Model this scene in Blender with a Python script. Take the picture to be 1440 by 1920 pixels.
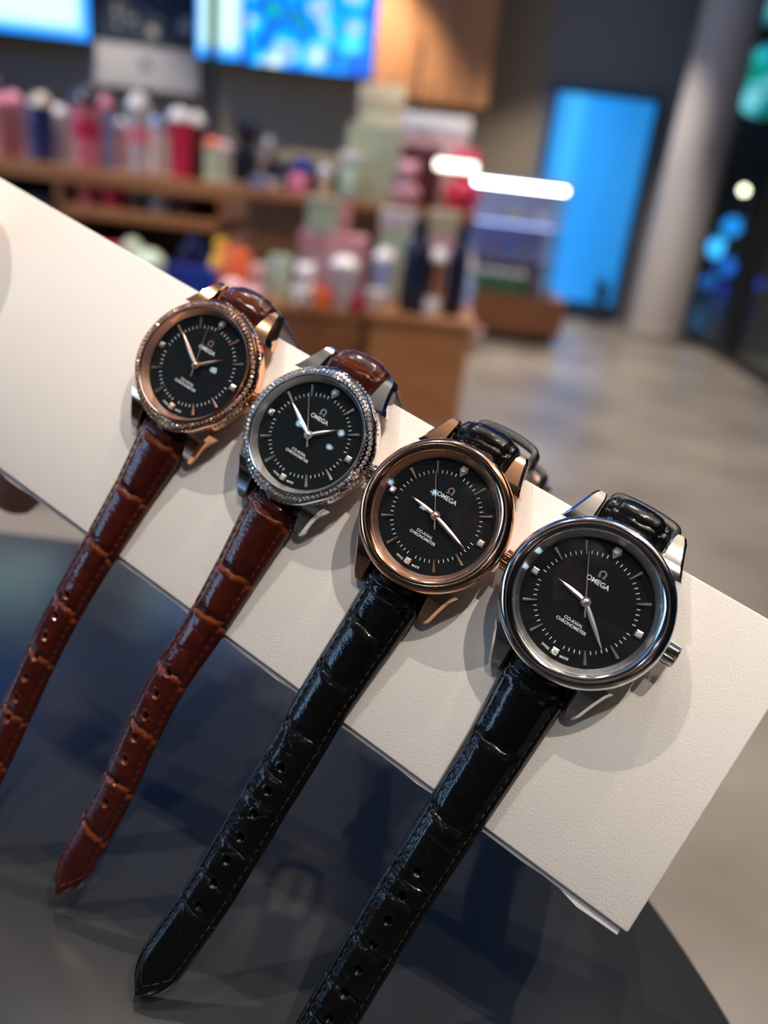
import bpy, bmesh, math, random
import numpy as np
from mathutils import Vector, Matrix

random.seed(7)
sc = bpy.context.scene
COL = sc.collection
for o in list(bpy.data.objects):
    bpy.data.objects.remove(o, do_unlink=True)

# ------------------------------------------------------------------ camera
F = 1443.0                       # focal length in pixels of the 1440 x 1920 frame
CAM_H = 1.15                     # camera height above the floor
_down = Vector((-380, 3240, 1443)).normalized()      # nadir direction in camera space (x right, y down, z forward)
_Z = -_down
_Y = (Vector((0, 0, 1)) - _Z.z * _Z).normalized()
_X = _Y.cross(_Z)
def c2w(v): return Vector((v.dot(_X), v.dot(_Y), v.dot(_Z)))
cr, cd, cf = c2w(Vector((1, 0, 0))), c2w(Vector((0, 1, 0))), c2w(Vector((0, 0, 1)))
EYE = Vector((0, 0, CAM_H))
cam_data = bpy.data.cameras.new('camera')
cam = bpy.data.objects.new('camera', cam_data)
COL.objects.link(cam)
M = Matrix.Identity(4)
for i in range(3):
    M[i][0], M[i][1], M[i][2], M[i][3] = cr[i], -cd[i], -cf[i], EYE[i]
cam.matrix_world = M
cam_data.sensor_fit = 'VERTICAL'
cam_data.sensor_height = 36.0
cam_data.sensor_width = 27.0
cam_data.lens = 36.0 * F / 1920.0
cam_data.clip_start = 0.01
cam_data.clip_end = 200
cam_data.dof.use_dof = True
cam_data.dof.focus_distance = 0.157
cam_data.dof.aperture_fstop = 7.4
sc.camera = cam

# ------------------------------------------------------------------ world, exposure
world = bpy.data.worlds.new('night_sky')
sc.world = world
world.use_nodes = True
bg = world.node_tree.nodes['Background']
bg.inputs[0].default_value = (0.02, 0.05, 0.12, 1)
bg.inputs[1].default_value = 0.12
sc.view_settings.view_transform = 'Standard'
sc.view_settings.look = 'None'
sc.view_settings.exposure = 0.06
sc.view_settings.gamma = 1.0
sc.view_settings.use_curve_mapping = False
UPLIGHT = 140                    # watts of the added uplighter by the table
SCREEN = 2.3                     # brightness of the menu screens

# ceiling lamps of the cafe: (x, y, watts); their fittings are built with the ceiling
CEIL = 3.30
LAMPS = [(-0.80, 0.42, 54), (0.78, -0.30, 64), (-0.15, 1.05, 34), (0.50, 0.62, 30), (0.30, -0.75, 26),
         (-1.9, 2.4, 95), (0.4, 2.6, 100), (2.0, 2.2, 90), (-1.6, 4.4, 130), (0.3, 4.6, 130), (1.8, 5.6, 130),
         (-2.9, 7.05, 170), (-0.6, 7.05, 190), (1.2, 6.9, 150), (-1.55, -2.0, 6), (-1.9, -2.35, 6), (-1.25, -2.5, 6), (-2.3, -1.7, 6)]

def ray(px, py): return c2w(Vector(((px - 720) / F, (py - 960) / F, 1)))
def at(px, py, Y):
    r = ray(px, py)
    return EYE + r * (Y / r.y)

# ------------------------------------------------------------------ materials
MATS = {}
def mat(name, col=(.5, .5, .5), rough=.5, metal=0., coat=0., emit=None, strength=1., bump=None, spec=.5, coat_rough=.03, alpha=None, var=None):
    if name in MATS: return MATS[name]
    m = bpy.data.materials.new(name); m.use_nodes = True
    nt = m.node_tree; b = nt.nodes['Principled BSDF']
    b.inputs['Base Color'].default_value = (*col, 1)
    b.inputs['Roughness'].default_value = rough
    b.inputs['Metallic'].default_value = metal
    b.inputs['Coat Weight'].default_value = coat
    b.inputs['Coat Roughness'].default_value = coat_rough
    b.inputs['Specular IOR Level'].default_value = spec
    if emit:
        b.inputs['Emission Color'].default_value = (*emit, 1)
        b.inputs['Emission Strength'].default_value = strength
    if bump or var:
        tc = nt.nodes.new('ShaderNodeTexCoord')
    if bump:
        sc_, st, dist = bump
        n = nt.nodes.new('ShaderNodeTexNoise'); n.inputs['Scale'].default_value = sc_; n.inputs['Detail'].default_value = 3
        bp = nt.nodes.new('ShaderNodeBump'); bp.inputs['Strength'].default_value = st; bp.inputs['Distance'].default_value = dist
        nt.links.new(tc.outputs['Object'], n.inputs['Vector'])
        nt.links.new(n.outputs['Fac'], bp.inputs['Height']); nt.links.new(bp.outputs['Normal'], b.inputs['Normal'])
    if var:
        sc_, c2, lo, hi, stretch = var
        mp = nt.nodes.new('ShaderNodeMapping'); mp.inputs['Scale'].default_value = stretch
        n = nt.nodes.new('ShaderNodeTexNoise'); n.inputs['Scale'].default_value = sc_; n.inputs['Detail'].default_value = 5
        cr_ = nt.nodes.new('ShaderNodeValToRGB')
        cr_.color_ramp.elements[0].position = lo; cr_.color_ramp.elements[0].color = (*col, 1)
        cr_.color_ramp.elements[1].position = hi; cr_.color_ramp.elements[1].color = (*c2, 1)
        nt.links.new(tc.outputs['Object'], mp.inputs['Vector']); nt.links.new(mp.outputs['Vector'], n.inputs['Vector'])
        nt.links.new(n.outputs['Fac'], cr_.inputs['Fac']); nt.links.new(cr_.outputs['Color'], b.inputs['Base Color'])
    MATS[name] = m
    return m

ROSE = mat('rose_gold', (.93, .53, .33), .09, 1.)
ROSE_B = mat('rose_gold_brushed', (.92, .60, .46), .34, 1.)
STEEL = mat('polished_steel', (.80, .79, .78), .08, 1.)
STEEL_B = mat('brushed_steel', (.86, .84, .82), .34, 1.)
DIAL = mat('black_dial', (.0035, .005, .006), .45, 0, 0, spec=.3)
PRINT = mat('white_print', (.86, .87, .88), .5)
STITCH_BROWN = mat('brown_thread', (.055, .012, .007), .45)
STITCH_BLACK = mat('black_thread', (.012, .012, .013), .4)
SKIN = mat('skin', (.62, .30, .22), .45, bump=(900, .12, .0004))
KEEP = mat('black_keeper_leather', (.004, .004, .004), .38, spec=.35, bump=(1200, .3, .0002))
LINING = mat('strap_lining', (.42, .24, .13), .6)

def gem_mat():
    m = bpy.data.materials.new('diamond'); m.use_nodes = True
    nt = m.node_tree; b = nt.nodes['Principled BSDF']
    b.inputs['Base Color'].default_value = (.90, .85, .82, 1)
    b.inputs['Metallic'].default_value = .45
    b.inputs['Roughness'].default_value = .10
    b.inputs['Coat Weight'].default_value = 1.
    return m
GEM = gem_mat()
PAVE = mat('pave_diamond', (.95, .92, .90), .07, .8)
PAVE_R = mat('pave_diamond_on_gold', (.98, .76, .62), .07, .8)

def pane_mat(name, tint=(1, 1, 1), f0=.04, rough=.01):
    """clear pane: transparent with a Schlick mirror term that works from both sides"""
    m = bpy.data.materials.new(name); m.use_nodes = True
    nt = m.node_tree; nt.nodes.clear()
    out = nt.nodes.new('ShaderNodeOutputMaterial'); mix = nt.nodes.new('ShaderNodeMixShader')
    tr = nt.nodes.new('ShaderNodeBsdfTransparent'); gl = nt.nodes.new('ShaderNodeBsdfGlossy'); lw = nt.nodes.new('ShaderNodeLayerWeight')
    pw = nt.nodes.new('ShaderNodeMath'); pw.operation = 'POWER'; pw.inputs[1].default_value = 5
    ma = nt.nodes.new('ShaderNodeMath'); ma.operation = 'MULTIPLY_ADD'; ma.inputs[1].default_value = 1 - f0; ma.inputs[2].default_value = f0
    lw.inputs['Blend'].default_value = .5
    tr.inputs['Color'].default_value = (*tint, 1); gl.inputs['Roughness'].default_value = rough
    nt.links.new(lw.outputs['Facing'], pw.inputs[0]); nt.links.new(pw.outputs[0], ma.inputs[0]); nt.links.new(ma.outputs[0], mix.inputs[0])
    nt.links.new(tr.outputs[0], mix.inputs[1]); nt.links.new(gl.outputs[0], mix.inputs[2]); nt.links.new(mix.outputs[0], out.inputs[0])
    return m
CRYSTAL = pane_mat('watch_crystal', (.97, .98, .98), .05, .004)
PANE = pane_mat('window_glass', (.8, .87, .9))
CASE_GLASS = pane_mat('case_glass', (.95, .97, 1))

def leather(name, base, crease, light):
    m = bpy.data.materials.new(name); m.use_nodes = True
    nt = m.node_tree; b = nt.nodes['Principled BSDF']
    at_ = nt.nodes.new('ShaderNodeAttribute'); at_.attribute_name = 'crease'
    tc = nt.nodes.new('ShaderNodeTexCoord')
    n = nt.nodes.new('ShaderNodeTexNoise'); n.inputs['Scale'].default_value = 260; n.inputs['Detail'].default_value = 4
    nt.links.new(tc.outputs['Object'], n.inputs['Vector'])
    cr_ = nt.nodes.new('ShaderNodeValToRGB')
    cr_.color_ramp.elements[0].position = .35; cr_.color_ramp.elements[0].color = (*base, 1)
    cr_.color_ramp.elements[1].position = .75; cr_.color_ramp.elements[1].color = (*light, 1)
    mx = nt.nodes.new('ShaderNodeMix'); mx.data_type = 'RGBA'
    nt.links.new(n.outputs['Fac'], cr_.inputs['Fac'])
    nt.links.new(at_.outputs['Fac'], mx.inputs['Factor'])
    nt.links.new(cr_.outputs['Color'], mx.inputs['A']); mx.inputs['B'].default_value = (*crease, 1)
    nt.links.new(mx.outputs['Result'], b.inputs['Base Color'])
    b.inputs['Roughness'].default_value = .30; b.inputs['Specular IOR Level'].default_value = .15
    b.inputs['Coat Weight'].default_value = .9; b.inputs['Coat Roughness'].default_value = .045
    n2 = nt.nodes.new('ShaderNodeTexNoise'); n2.inputs['Scale'].default_value = 1500; n2.inputs['Detail'].default_value = 2
    n3 = nt.nodes.new('ShaderNodeTexNoise'); n3.inputs['Scale'].default_value = 330; n3.inputs['Detail'].default_value = 2
    ad = nt.nodes.new('ShaderNodeMath'); ad.operation = 'MULTIPLY_ADD'; ad.inputs[1].default_value = 2.5
    nt.links.new(tc.outputs['Object'], n2.inputs['Vector']); nt.links.new(tc.outputs['Object'], n3.inputs['Vector'])
    nt.links.new(n3.outputs['Fac'], ad.inputs[0]); nt.links.new(n2.outputs['Fac'], ad.inputs[2])
    bp = nt.nodes.new('ShaderNodeBump'); bp.inputs['Strength'].default_value = .22; bp.inputs['Distance'].default_value = .0002
    nt.links.new(ad.outputs[0], bp.inputs['Height'])
    nt.links.new(bp.outputs['Normal'], b.inputs['Normal']); nt.links.new(bp.outputs['Normal'], b.inputs['Coat Normal'])
    return m
BROWN = leather('brown_leather', (.034, .0045, .0028), (.15, .033, .010), (.060, .0085, .0045))
BLACK = leather('black_leather', (.0020, .0019, .0020), (.0025, .0025, .0028), (.0035, .0032, .0032))

# ------------------------------------------------------------------ mesh helpers
class MB:
    def __init__(s): s.v = []; s.f = []
    def add(s, vs, fs):
        o = len(s.v); s.v += [tuple(v) for v in vs]; s.f += [tuple(i + o for i in f) for f in fs]
        return s
    def box(s, x0, x1, y0, y1, z0, z1, b=0.):
        if b <= 0:
            return s.add([(x, y, z) for x in (x0, x1) for y in (y0, y1) for z in (z0, z1)],
                         [(0, 1, 3, 2), (4, 6, 7, 5), (0, 4, 5, 1), (2, 3, 7, 6), (0, 2, 6, 4), (1, 5, 7, 3)])
        bm = bmesh.new(); bmesh.ops.create_cube(bm, size=1)
        for v in bm.verts:
            v.co = Vector(((x0 + x1) / 2 + v.co.x * (x1 - x0), (y0 + y1) / 2 + v.co.y * (y1 - y0), (z0 + z1) / 2 + v.co.z * (z1 - z0)))
        bmesh.ops.bevel(bm, geom=bm.edges[:], offset=b, segments=2, affect='EDGES', profile=.5)
        bm.verts.index_update()
        s.add([v.co for v in bm.verts], [[v.index for v in f.verts] for f in bm.faces]); bm.free()
        return s
    def lathe(s, prof, n=48, c=(0, 0, 0), closed=False, axis='z', rmod=None):
        vs = []
        for k in range(n):
            a = 2 * math.pi * k / n
            for (r, z) in prof:
                if rmod: r, z = rmod(r, z, a)
                p = (r * math.cos(a), r * math.sin(a), z)
                if axis == 'x': p = (p[2], p[0], p[1])
                if axis == 'y': p = (p[0], p[2], -p[1])
                vs.append((p[0] + c[0], p[1] + c[1], p[2] + c[2]))
        m = len(prof); fs = []
        for k in range(n):
            for i in range(m - 1 + (1 if closed else 0)):
                i2 = (i + 1) % m; k2 = (k + 1) % n
                fs.append((k * m + i, k2 * m + i, k2 * m + i2, k * m + i2))
        return s.add(vs, fs)
    def loft(s, rings, cap=True):
        m = len(rings[0]); vs = [p for r in rings for p in r]; fs = []
        for k in range(len(rings) - 1):
            for i in range(m):
                j = (i + 1) % m
                fs.append((k * m + i, k * m + j, (k + 1) * m + j, (k + 1) * m + i))
        if cap:
            fs.append(tuple(range(m - 1, -1, -1))); fs.append(tuple((len(rings) - 1) * m + i for i in range(m)))
        return s.add(vs, fs)
    def tube(s, pts, r, n=8, cap=True):
        pts = [Vector(p) for p in pts]; rings = []
        up = Vector((0, 0, 1))
        for i, p in enumerate(pts):
            t = (pts[min(i + 1, len(pts) - 1)] - pts[max(i - 1, 0)]).normalized()
            if i == 0:
                u = t.cross(up if abs(t.z) < .9 else Vector((1, 0, 0))).normalized()
            else:
                u = (u - t * u.dot(t)).normalized()
            w = t.cross(u)
            rr = r[i] if isinstance(r, (list, tuple)) else r
            rings.append([p + (u * math.cos(2 * math.pi * k / n) + w * math.sin(2 * math.pi * k / n)) * rr for k in range(n)])
        return s.loft(rings, cap)
    def prism(s, pts2, z0, z1):
        n = len(pts2)
        vs = [(x, y, z0) for x, y in pts2] + [(x, y, z1) for x, y in pts2]
        fs = [tuple(range(n - 1, -1, -1)), tuple(range(n, 2 * n))] + [(i, (i + 1) % n, n + (i + 1) % n, n + i) for i in range(n)]
        return s.add(vs, fs)
    def mesh(s, name, smooth=False, angle=40):
        me = bpy.data.meshes.new(name); me.from_pydata(s.v, [], s.f)
        bm = bmesh.new(); bm.from_mesh(me); bmesh.ops.recalc_face_normals(bm, faces=bm.faces[:]); bm.to_mesh(me); bm.free()
        if smooth:
            me.polygons.foreach_set('use_smooth', [True] * len(me.polygons))
            try: me.set_sharp_from_angle(angle=math.radians(angle))
            except Exception: pass
        me.update()
        return me
    def build(s, name, m, parent=None, smooth=False, angle=40, loc=None):
        return link(name, s.mesh(name, smooth, angle), m, parent, loc)

def link(name, me, m, parent=None, loc=None):
    o = bpy.data.objects.new(name, me); COL.objects.link(o)
    if m is not None and len(me.materials) == 0: me.materials.append(m)
    if parent: o.parent = parent
    if loc is not None: o.location = loc
    return o
def empty(name, loc=(0, 0, 0), rz=0., mw=None):
    o = bpy.data.objects.new(name, None); COL.objects.link(o)
    o.empty_display_size = .02
    if mw is not None: o.matrix_world = mw
    else: o.location = loc; o.rotation_euler = (0, 0, rz)
    return o
def tag(o, label, cat, group=None, kind=None):
    o['label'] = label; o['category'] = cat
    if group: o['group'] = group
    if kind: o['kind'] = kind
    return o
def struct(o, label=None, cat=None):
    o['kind'] = 'structure'
    if label: o['label'] = label
    if cat: o['category'] = cat
    return o

# ------------------------------------------------------------------ the room
FLOOR = mat('polished_concrete', (.16, .132, .10), .30, var=(1.6, (.29, .25, .205), .32, .68, (1, 1, 1)), bump=(60, .05, .002))
WALL_TAN = mat('tan_plaster', (.30, .235, .15), .8, bump=(30, .1, .004))
WALL_GREY = mat('grey_plaster', (.23, .22, .21), .8, bump=(30, .1, .004))
CEILM = mat('blue_cast_ceiling', (.05, .30, .95), .9)  # blue light on the ceiling is put into its paint colour
CEILR = mat('darkened_ceiling', (.03, .03, .03), .9)  # rear ceiling coloured dark so dials and straps mirror darkness
CREAM = mat('cream_pillar', (.52, .47, .42), .55, bump=(20, .1, .004))
DARK = mat('dark_frame', (.012, .012, .013), .4)
WOOD = mat('oak_wood', (.30, .12, .042), .45, var=(3, (.40, .18, .07), .35, .7, (1, 1, 14)))
WOOD_D = mat('walnut_wood', (.17, .062, .024), .45, var=(3, (.24, .095, .04), .35, .7, (1, 14, 14)))
WOOD_O = mat('orange_wood', (.50, .21, .07), .5, var=(2, (.58, .26, .10), .3, .7, (10, 1, 1)))
X0, X1, Y0, Y1 = -4.6, 2.66, -3.4, 8.0

fl = MB().box(X0 - .2, X1 + 8, Y0 - .2, Y1 + 7, -.12, 0).build('floor', FLOOR); struct(fl, 'polished beige concrete floor', 'floor')
ce3 = MB().box(X0 - .2, X1 + .2, -.55, 1.15, CEIL, CEIL + .12).build('ceiling_near', mat('lit_tone_ceiling', (.74, .68, .60), .9)); struct(ce3, 'ceiling above the round table, toned pale in place of brighter light', 'ceiling')  # pale tone stands in for a brightly lit zone mirrored in the bezels
ce = MB().box(X0 - .2, X1 + .2, 1.15, Y1 + .2, CEIL, CEIL + .12).build('ceiling', CEILM); struct(ce, 'ceiling with round downlights, toned blue in place of blue light', 'ceiling')
ce2 = MB().box(X0 - .2, X1 + .2, Y0 - .2, -.55, CEIL, CEIL + .12).build('ceiling_rear', CEILR); struct(ce2, 'ceiling behind the viewer, toned dark for dark reflections', 'ceiling')
wb = MB().box(X0 - .2, .98, Y1, Y1 + .15, 0, CEIL).build('wall_back', WALL_TAN); struct(wb, 'tan back wall behind the menu screens', 'wall')
wb2 = MB().box(.98, X1 - .02, Y1, Y1 + .15, 0, CEIL).build('wall_back_grey', WALL_GREY); wb2.name = 'wall_back_grey'; struct(wb2, 'dark grey wall above the blue glowing panel', 'wall')
wl = MB().box(X0 - .15, X0, Y0, Y1, 0, CEIL).build('wall_left', WALL_TAN); struct(wl, 'tan side wall of the cafe', 'wall')
wr = MB().box(X0, X1, Y0 - .15, Y0, 0, CEIL).build('wall_rear', mat('dark_panelling', (.04, .035, .03), .7)); struct(wr, 'dark panelled wall behind the viewer', 'wall')

# right-hand glass wall: sill, head, mullions and panes
gw = MB().box(X1, X1 + .08, Y0, Y1, 0, .07).build('window_1', DARK); struct(gw, 'dark framed glass wall looking out on the night', 'window')
MB().box(X1, X1 + .08, Y0, Y1, CEIL - .1, CEIL).build('window_head', DARK, gw)
mull = [-3.36, -1.2, .9, 2.9, 4.75, 6.52, 7.9]
for y in mull: MB().box(X1, X1 + .08, y - .045, y + .045, .07, CEIL - .1).build('mullion', DARK, gw)
for a, b in zip(mull[:-1], mull[1:]): MB().box(X1 + .03, X1 + .04, a + .045, b - .045, .07, CEIL - .1).build('pane', PANE, gw)

# round cream pillar in the corner
pl = empty('trim_1', (2.26, 7.22, 0)); struct(pl, 'cream round pillar at the window corner', 'pillar')
MB().lathe([(.235, 0), (.235, CEIL)], 40).build('shaft', CREAM, pl, True)
MB().lathe([(.235, 0), (.25, 0), (.25, .09), (.24, .10), (.235, .10)], 40).build('base_ring', mat('pillar_base', (.36, .32, .28), .5), pl, True)

# glowing blue panel beside the pillar
BLUEP = bpy.data.materials.new('blue_panel'); BLUEP.use_nodes = True
nt = BLUEP.node_tree; b = nt.nodes['Principled BSDF']
b.inputs['Base Color'].default_value = (.02, .10, .2, 1); b.inputs['Roughness'].default_value = .2
tc = nt.nodes.new('ShaderNodeTexCoord'); sx = nt.nodes.new('ShaderNodeSeparateXYZ')
cr_ = nt.nodes.new('ShaderNodeValToRGB')
e = cr_.color_ramp.elements; e[0].position = 0; e[0].color = (.016, .22, .75, 1); e[1].position = .9; e[1].color = (.012, .22, .62, 1)
k = e.new(.22); k.color = (.05, .50, 1.0, 1); k = e.new(.34); k.color = (.018, .30, .92, 1)
nt.links.new(tc.outputs['Generated'], sx.inputs[0]); nt.links.new(sx.outputs['X'], cr_.inputs['Fac'])
nt.links.new(cr_.outputs['Color'], b.inputs['Emission Color']); b.inputs['Emission Strength'].default_value = 1.0
bp_ = empty('backlit_panel', (1.1, 7.9, 0)); tag(bp_, 'tall glowing blue panel standing beside the cream pillar', 'panel')
MB().box(.02, .90, 0, .02, .17, 1.95).build('screen', BLUEP, bp_)
fr = MB(); fr.box(0, .92, 0, .05, 0, .17); fr.box(-.02, .02, -.01, .05, 0, 1.98); fr.box(.9, .94, -.01, .05, 0, 1.98); fr.box(-.02, .94, -.01, .05, 1.95, 1.99)
fr.build('frame', mat('blue_frame', (.02, .05, .09), .4), bp_)
pb = empty('potted_plant', (1.83, 7.72, 0)); tag(pb, 'small dark leafy plant at the foot of the blue panel', 'plant')
MB().lathe([(0, 0), (.07, 0), (.09, .16), (.08, .16), (.07, .13), (0, .13)], 20).build('pot', mat('dark_pot', (.03, .05, .06), .5), pb, True)
lf = MB()
for k in range(26):
    a = random.uniform(0, 6.28); t = random.uniform(.1, .9); h = random.uniform(.15, .34)
    d = Vector((math.cos(a), math.sin(a), 0)); u = Vector((-d.y, d.x, 0)) * .025
    p0 = Vector((0, 0, .13)); p1 = d * .09 * t + Vector((0, 0, .13 + h * .6)); p2 = d * .17 * t + Vector((0, 0, .13 + h))
    lf.add([p0, p1 - u, p1 + u, p2, p1 + d * .006], [(0, 1, 4), (0, 4, 2), (1, 3, 4), (4, 3, 2)])
lf.build('foliage', mat('dark_leaf', (.015, .06, .05), .5), pb)

# outside: pavement lights, round sign, blue lamps, dark facade
def lampball(name, p, r, col, st, label, group=None):
    e_ = empty(name, p); tag(e_, label, 'lamp', group)
    MB().lathe([(0.001, -r), (r * .7, -r * .7), (r, 0), (r * .7, r * .7), (0.001, r)], 20).build('globe', mat('glow_%s_%.2f' % (name + label[:12], st), (.1, .1, .1), .4, emit=col, strength=st), e_, True)
    MB().lathe([(.025, -p[2]), (.025, -r)], 10).build('post', DARK, e_)
    return e_
def outp(px, py, X):
    r = ray(px, py); return EYE + r * (X / r.x)
lampball('street_lamp', outp(1395, 357, 5.0), .055, (1, .95, .6), 14, 'small round yellow lamp glowing far outside the glass')
for (px, py, r, c, s, lab) in [(1345, 465, .16, (.05, .5, 1), 2.6, 'brightest blue lamp in the outdoor cluster'), (1372, 425, .13, (.01, .35, 1), 1.6, 'highest blue lamp in the outdoor cluster'),
                               (1360, 500, .17, (.0, .20, .9), 1.3, 'broad deep blue lamp under the brightest one'), (1330, 530, .15, (.0, .26, .95), 1.3, 'lowest left blue lamp in the outdoor cluster'),
                               (1355, 545, .08, (.0, .02, .9), 1.2, 'small violet blue lamp at the foot of the cluster'), (1412, 532, .13, (.0, .10, .8), 1.0, 'separate blue lamp right of the dark mullion'),
                               (1318, 440, .13, (.0, .10, .45), .8, 'faint blue lamp at the left of the cluster')]:
    lampball('garden_lamp', outp(px, py, 3.7 + .28 * (len(lab) % 5)), r * .9, c, s, lab, 'blue lamps outside the glass wall')
fc = MB().box(X1 + 7.6, X1 + 7.8, Y0, Y1 + 7, 0, 6).build('wall_outside', mat('night_facade', (.012, .018, .03), .7)); struct(fc, 'dark building front across the street', 'wall')
fc2 = MB().box(X1 + .1, X1 + 7.8, Y1 + 6.6, Y1 + 6.8, 0, 6).build('wall_outside_far', mat('night_facade', (.012, .018, .03), .7)); struct(fc2, 'dark building front at the street end', 'wall')
# hanging round sign
SIGN = bpy.data.materials.new('teal_sign'); SIGN.use_nodes = True
nt = SIGN.node_tree; b = nt.nodes['Principled BSDF']; b.inputs['Base Color'].default_value = (.02, .1, .1, 1)
tc = nt.nodes.new('ShaderNodeTexCoord'); n = nt.nodes.new('ShaderNodeTexNoise'); n.inputs['Scale'].default_value = 4.5; n.inputs['Detail'].default_value = 1
cr_ = nt.nodes.new('ShaderNodeValToRGB'); e = cr_.color_ramp.elements
e[0].position = .38; e[0].color = (.0, .22, .12, 1); e[1].position = .62; e[1].color = (.25, .75, .80, 1); k = e.new(.5); k.color = (.02, .45, .55, 1)
nt.links.new(tc.outputs['Object'], n.inputs['Vector']); nt.links.new(n.outputs['Fac'], cr_.inputs['Fac']); nt.links.new(cr_.outputs['Color'], b.inputs['Emission Color'])
b.inputs['Emission Strength'].default_value = 1.1
sp = outp(1445, 152, 2.80)
sg = empty('hanging_sign', sp, math.radians(-30)); tag(sg, 'round glowing teal sign hanging outside the glass wall', 'sign')
MB().lathe([(.001, .03), (.27, .03), (.28, 0), (.27, -.03), (.001, -.03)], 40, axis='y').build('disc', SIGN, sg, True)
MB().box(-.27, .27, -.036, .036, -.075, -.06).build('band', DARK, sg)
MB().box(-.012, .012, -.012, .012, .26, CEIL + .2 - sp.z).build('hanger', DARK, sg)
sp2 = outp(1440, 10, 2.95)
sg2 = empty('hanging_sign', sp2, math.radians(-30)); tag(sg2, 'upper round teal sign cut by the top right corner', 'sign')
MB().lathe([(.001, .03), (.14, .03), (.15, 0), (.14, -.03), (.001, -.03)], 32, axis='y').build('disc', SIGN, sg2, True)
MB().box(-.01, .01, -.01, .01, .14, .7).build('hanger', DARK, sg2)

# ceiling downlights
TRIM = mat('lamp_trim', (.05, .05, .05), .5)
LENS_C = mat('lamp_lens_cool', (.1, .1, .1), .4, emit=(.62, .86, 1), strength=40)
LENS = mat('lamp_lens', (.1, .1, .1), .4, emit=(1, .80, .58), strength=45)
WARM = (1, .90, .81)
spots = {0: 'ceiling downlight up and left of the round table', 1: 'ceiling downlight behind the viewer on the right', 2: 'ceiling downlight just beyond the round table', 3: 'ceiling downlight ahead and right of the round table', 4: 'ceiling downlight straight above and behind the viewer'}
cols = ['leftmost', 'middle', 'rightmost']
for i, (x, y, wt) in enumerate(LAMPS):
    d_ = empty('downlight', (x, y, CEIL)); 
    lab = spots.get(i) or ('small cool downlight in the darkened ceiling behind the viewer, %s one' % ['nearest', 'leftmost but one', 'farthest', 'leftmost'][i - 14] if i >= 14 else None) or 'ceiling downlight %s metres %s and %s metres %s of the round table' % (['no', 'one', 'two', 'three', 'four', 'five', 'six', 'seven'][round(abs(y))], 'beyond' if y > 0 else 'behind', ['no', 'one', 'two', 'three'][round(abs(x))], 'right' if x > 0 else 'left')
    tag(d_, lab, 'lamp', 'ceiling downlights')
    MB().lathe([(.045, 0), (.075, 0), (.078, -.012), (.05, -.02), (.045, -.012)], 24, closed=True).build('trim_ring', TRIM, d_, True)
    MB().lathe([(.0005, -.004), (.045, -.004), (.045, 0), (.0005, 0)], 24).build('lens', LENS if i < 14 else LENS_C, d_)
    ld = bpy.data.lights.new('downlight_beam', 'SPOT'); ld.energy = wt * 1.9; ld.color = WARM
    ld.spot_size = math.radians(110 if i < 5 else 82); ld.spot_blend = .6; ld.shadow_soft_size = .012
    lo = bpy.data.objects.new('downlight_beam', ld); COL.objects.link(lo); lo.parent = d_; lo.location = (0, 0, -.03)

# added uplighters out of view, put in to brighten the ceiling
def uplighter(x, y, watts, col, label):
    up = empty('added_uplight', (x, y, 0)); tag(up, label, 'lamp', 'added uplighters')
    MB().lathe([(.001, 0), (.14, 0), (.14, .02), (.02, .03), (.001, .03)], 28).build('base', DARK, up, True)
    MB().lathe([(.012, .03), (.012, 1.82)], 12).build('pole', DARK, up, True)
    MB().lathe([(.015, 1.80), (.10, 1.86), (.17, 1.96), (.165, 1.96), (.095, 1.87), (.015, 1.815)], 32, closed=True).build('shade', TRIM, up, True)
    MB().lathe([(.001, 1.90), (.03, 1.88), (.04, 1.86), (.03, 1.83), (.001, 1.82)], 16).build('bulb', LENS, up, True)
    ld = bpy.data.lights.new('uplight_beam', 'SPOT'); ld.energy = watts; ld.color = col; ld.spot_size = math.radians(130); ld.spot_blend = .8; ld.shadow_soft_size = .05
    lo = bpy.data.objects.new('uplight_beam', ld); COL.objects.link(lo); lo.parent = up; lo.location = (0, 0, 1.94); lo.rotation_euler = (math.pi, 0, 0)
uplighter(1.55, .35, UPLIGHT, (1, .90, .78), 'added uplighter out of view right of the table, brightening the ceiling')
uplighter(-3.7, 4.2, 340, (.62, .80, 1), 'added uplighter out of view by the left wall, brightening the blue ceiling')

# ------------------------------------------------------------------ round table
TZ = CAM_H - .170
tb = empty('round_table', (-.156, .056, 0)); tag(tb, 'round charcoal table under the white box and watch straps', 'table')
TABLE = mat('charcoal_laminate', (.022, .023, .024), .22, spec=.55, bump=(2600, .10, .00012))
MB().lathe([(.001, TZ - .022), (.255, TZ - .022), (.2587, TZ - .018), (.2587, TZ - .003), (.2565, TZ - .0007), (.255, TZ), (.001, TZ)], 160).build('tabletop', TABLE, tb, True, 30)
MB().lathe([(.035, .03), (.03, .05), (.03, TZ - .03), (.08, TZ - .022)], 24).build('pedestal', DARK, tb, True)
MB().lathe([(.001, 0), (.22, 0), (.22, .012), (.05, .03), (.001, .03)], 48).build('foot', DARK, tb, True)

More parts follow.
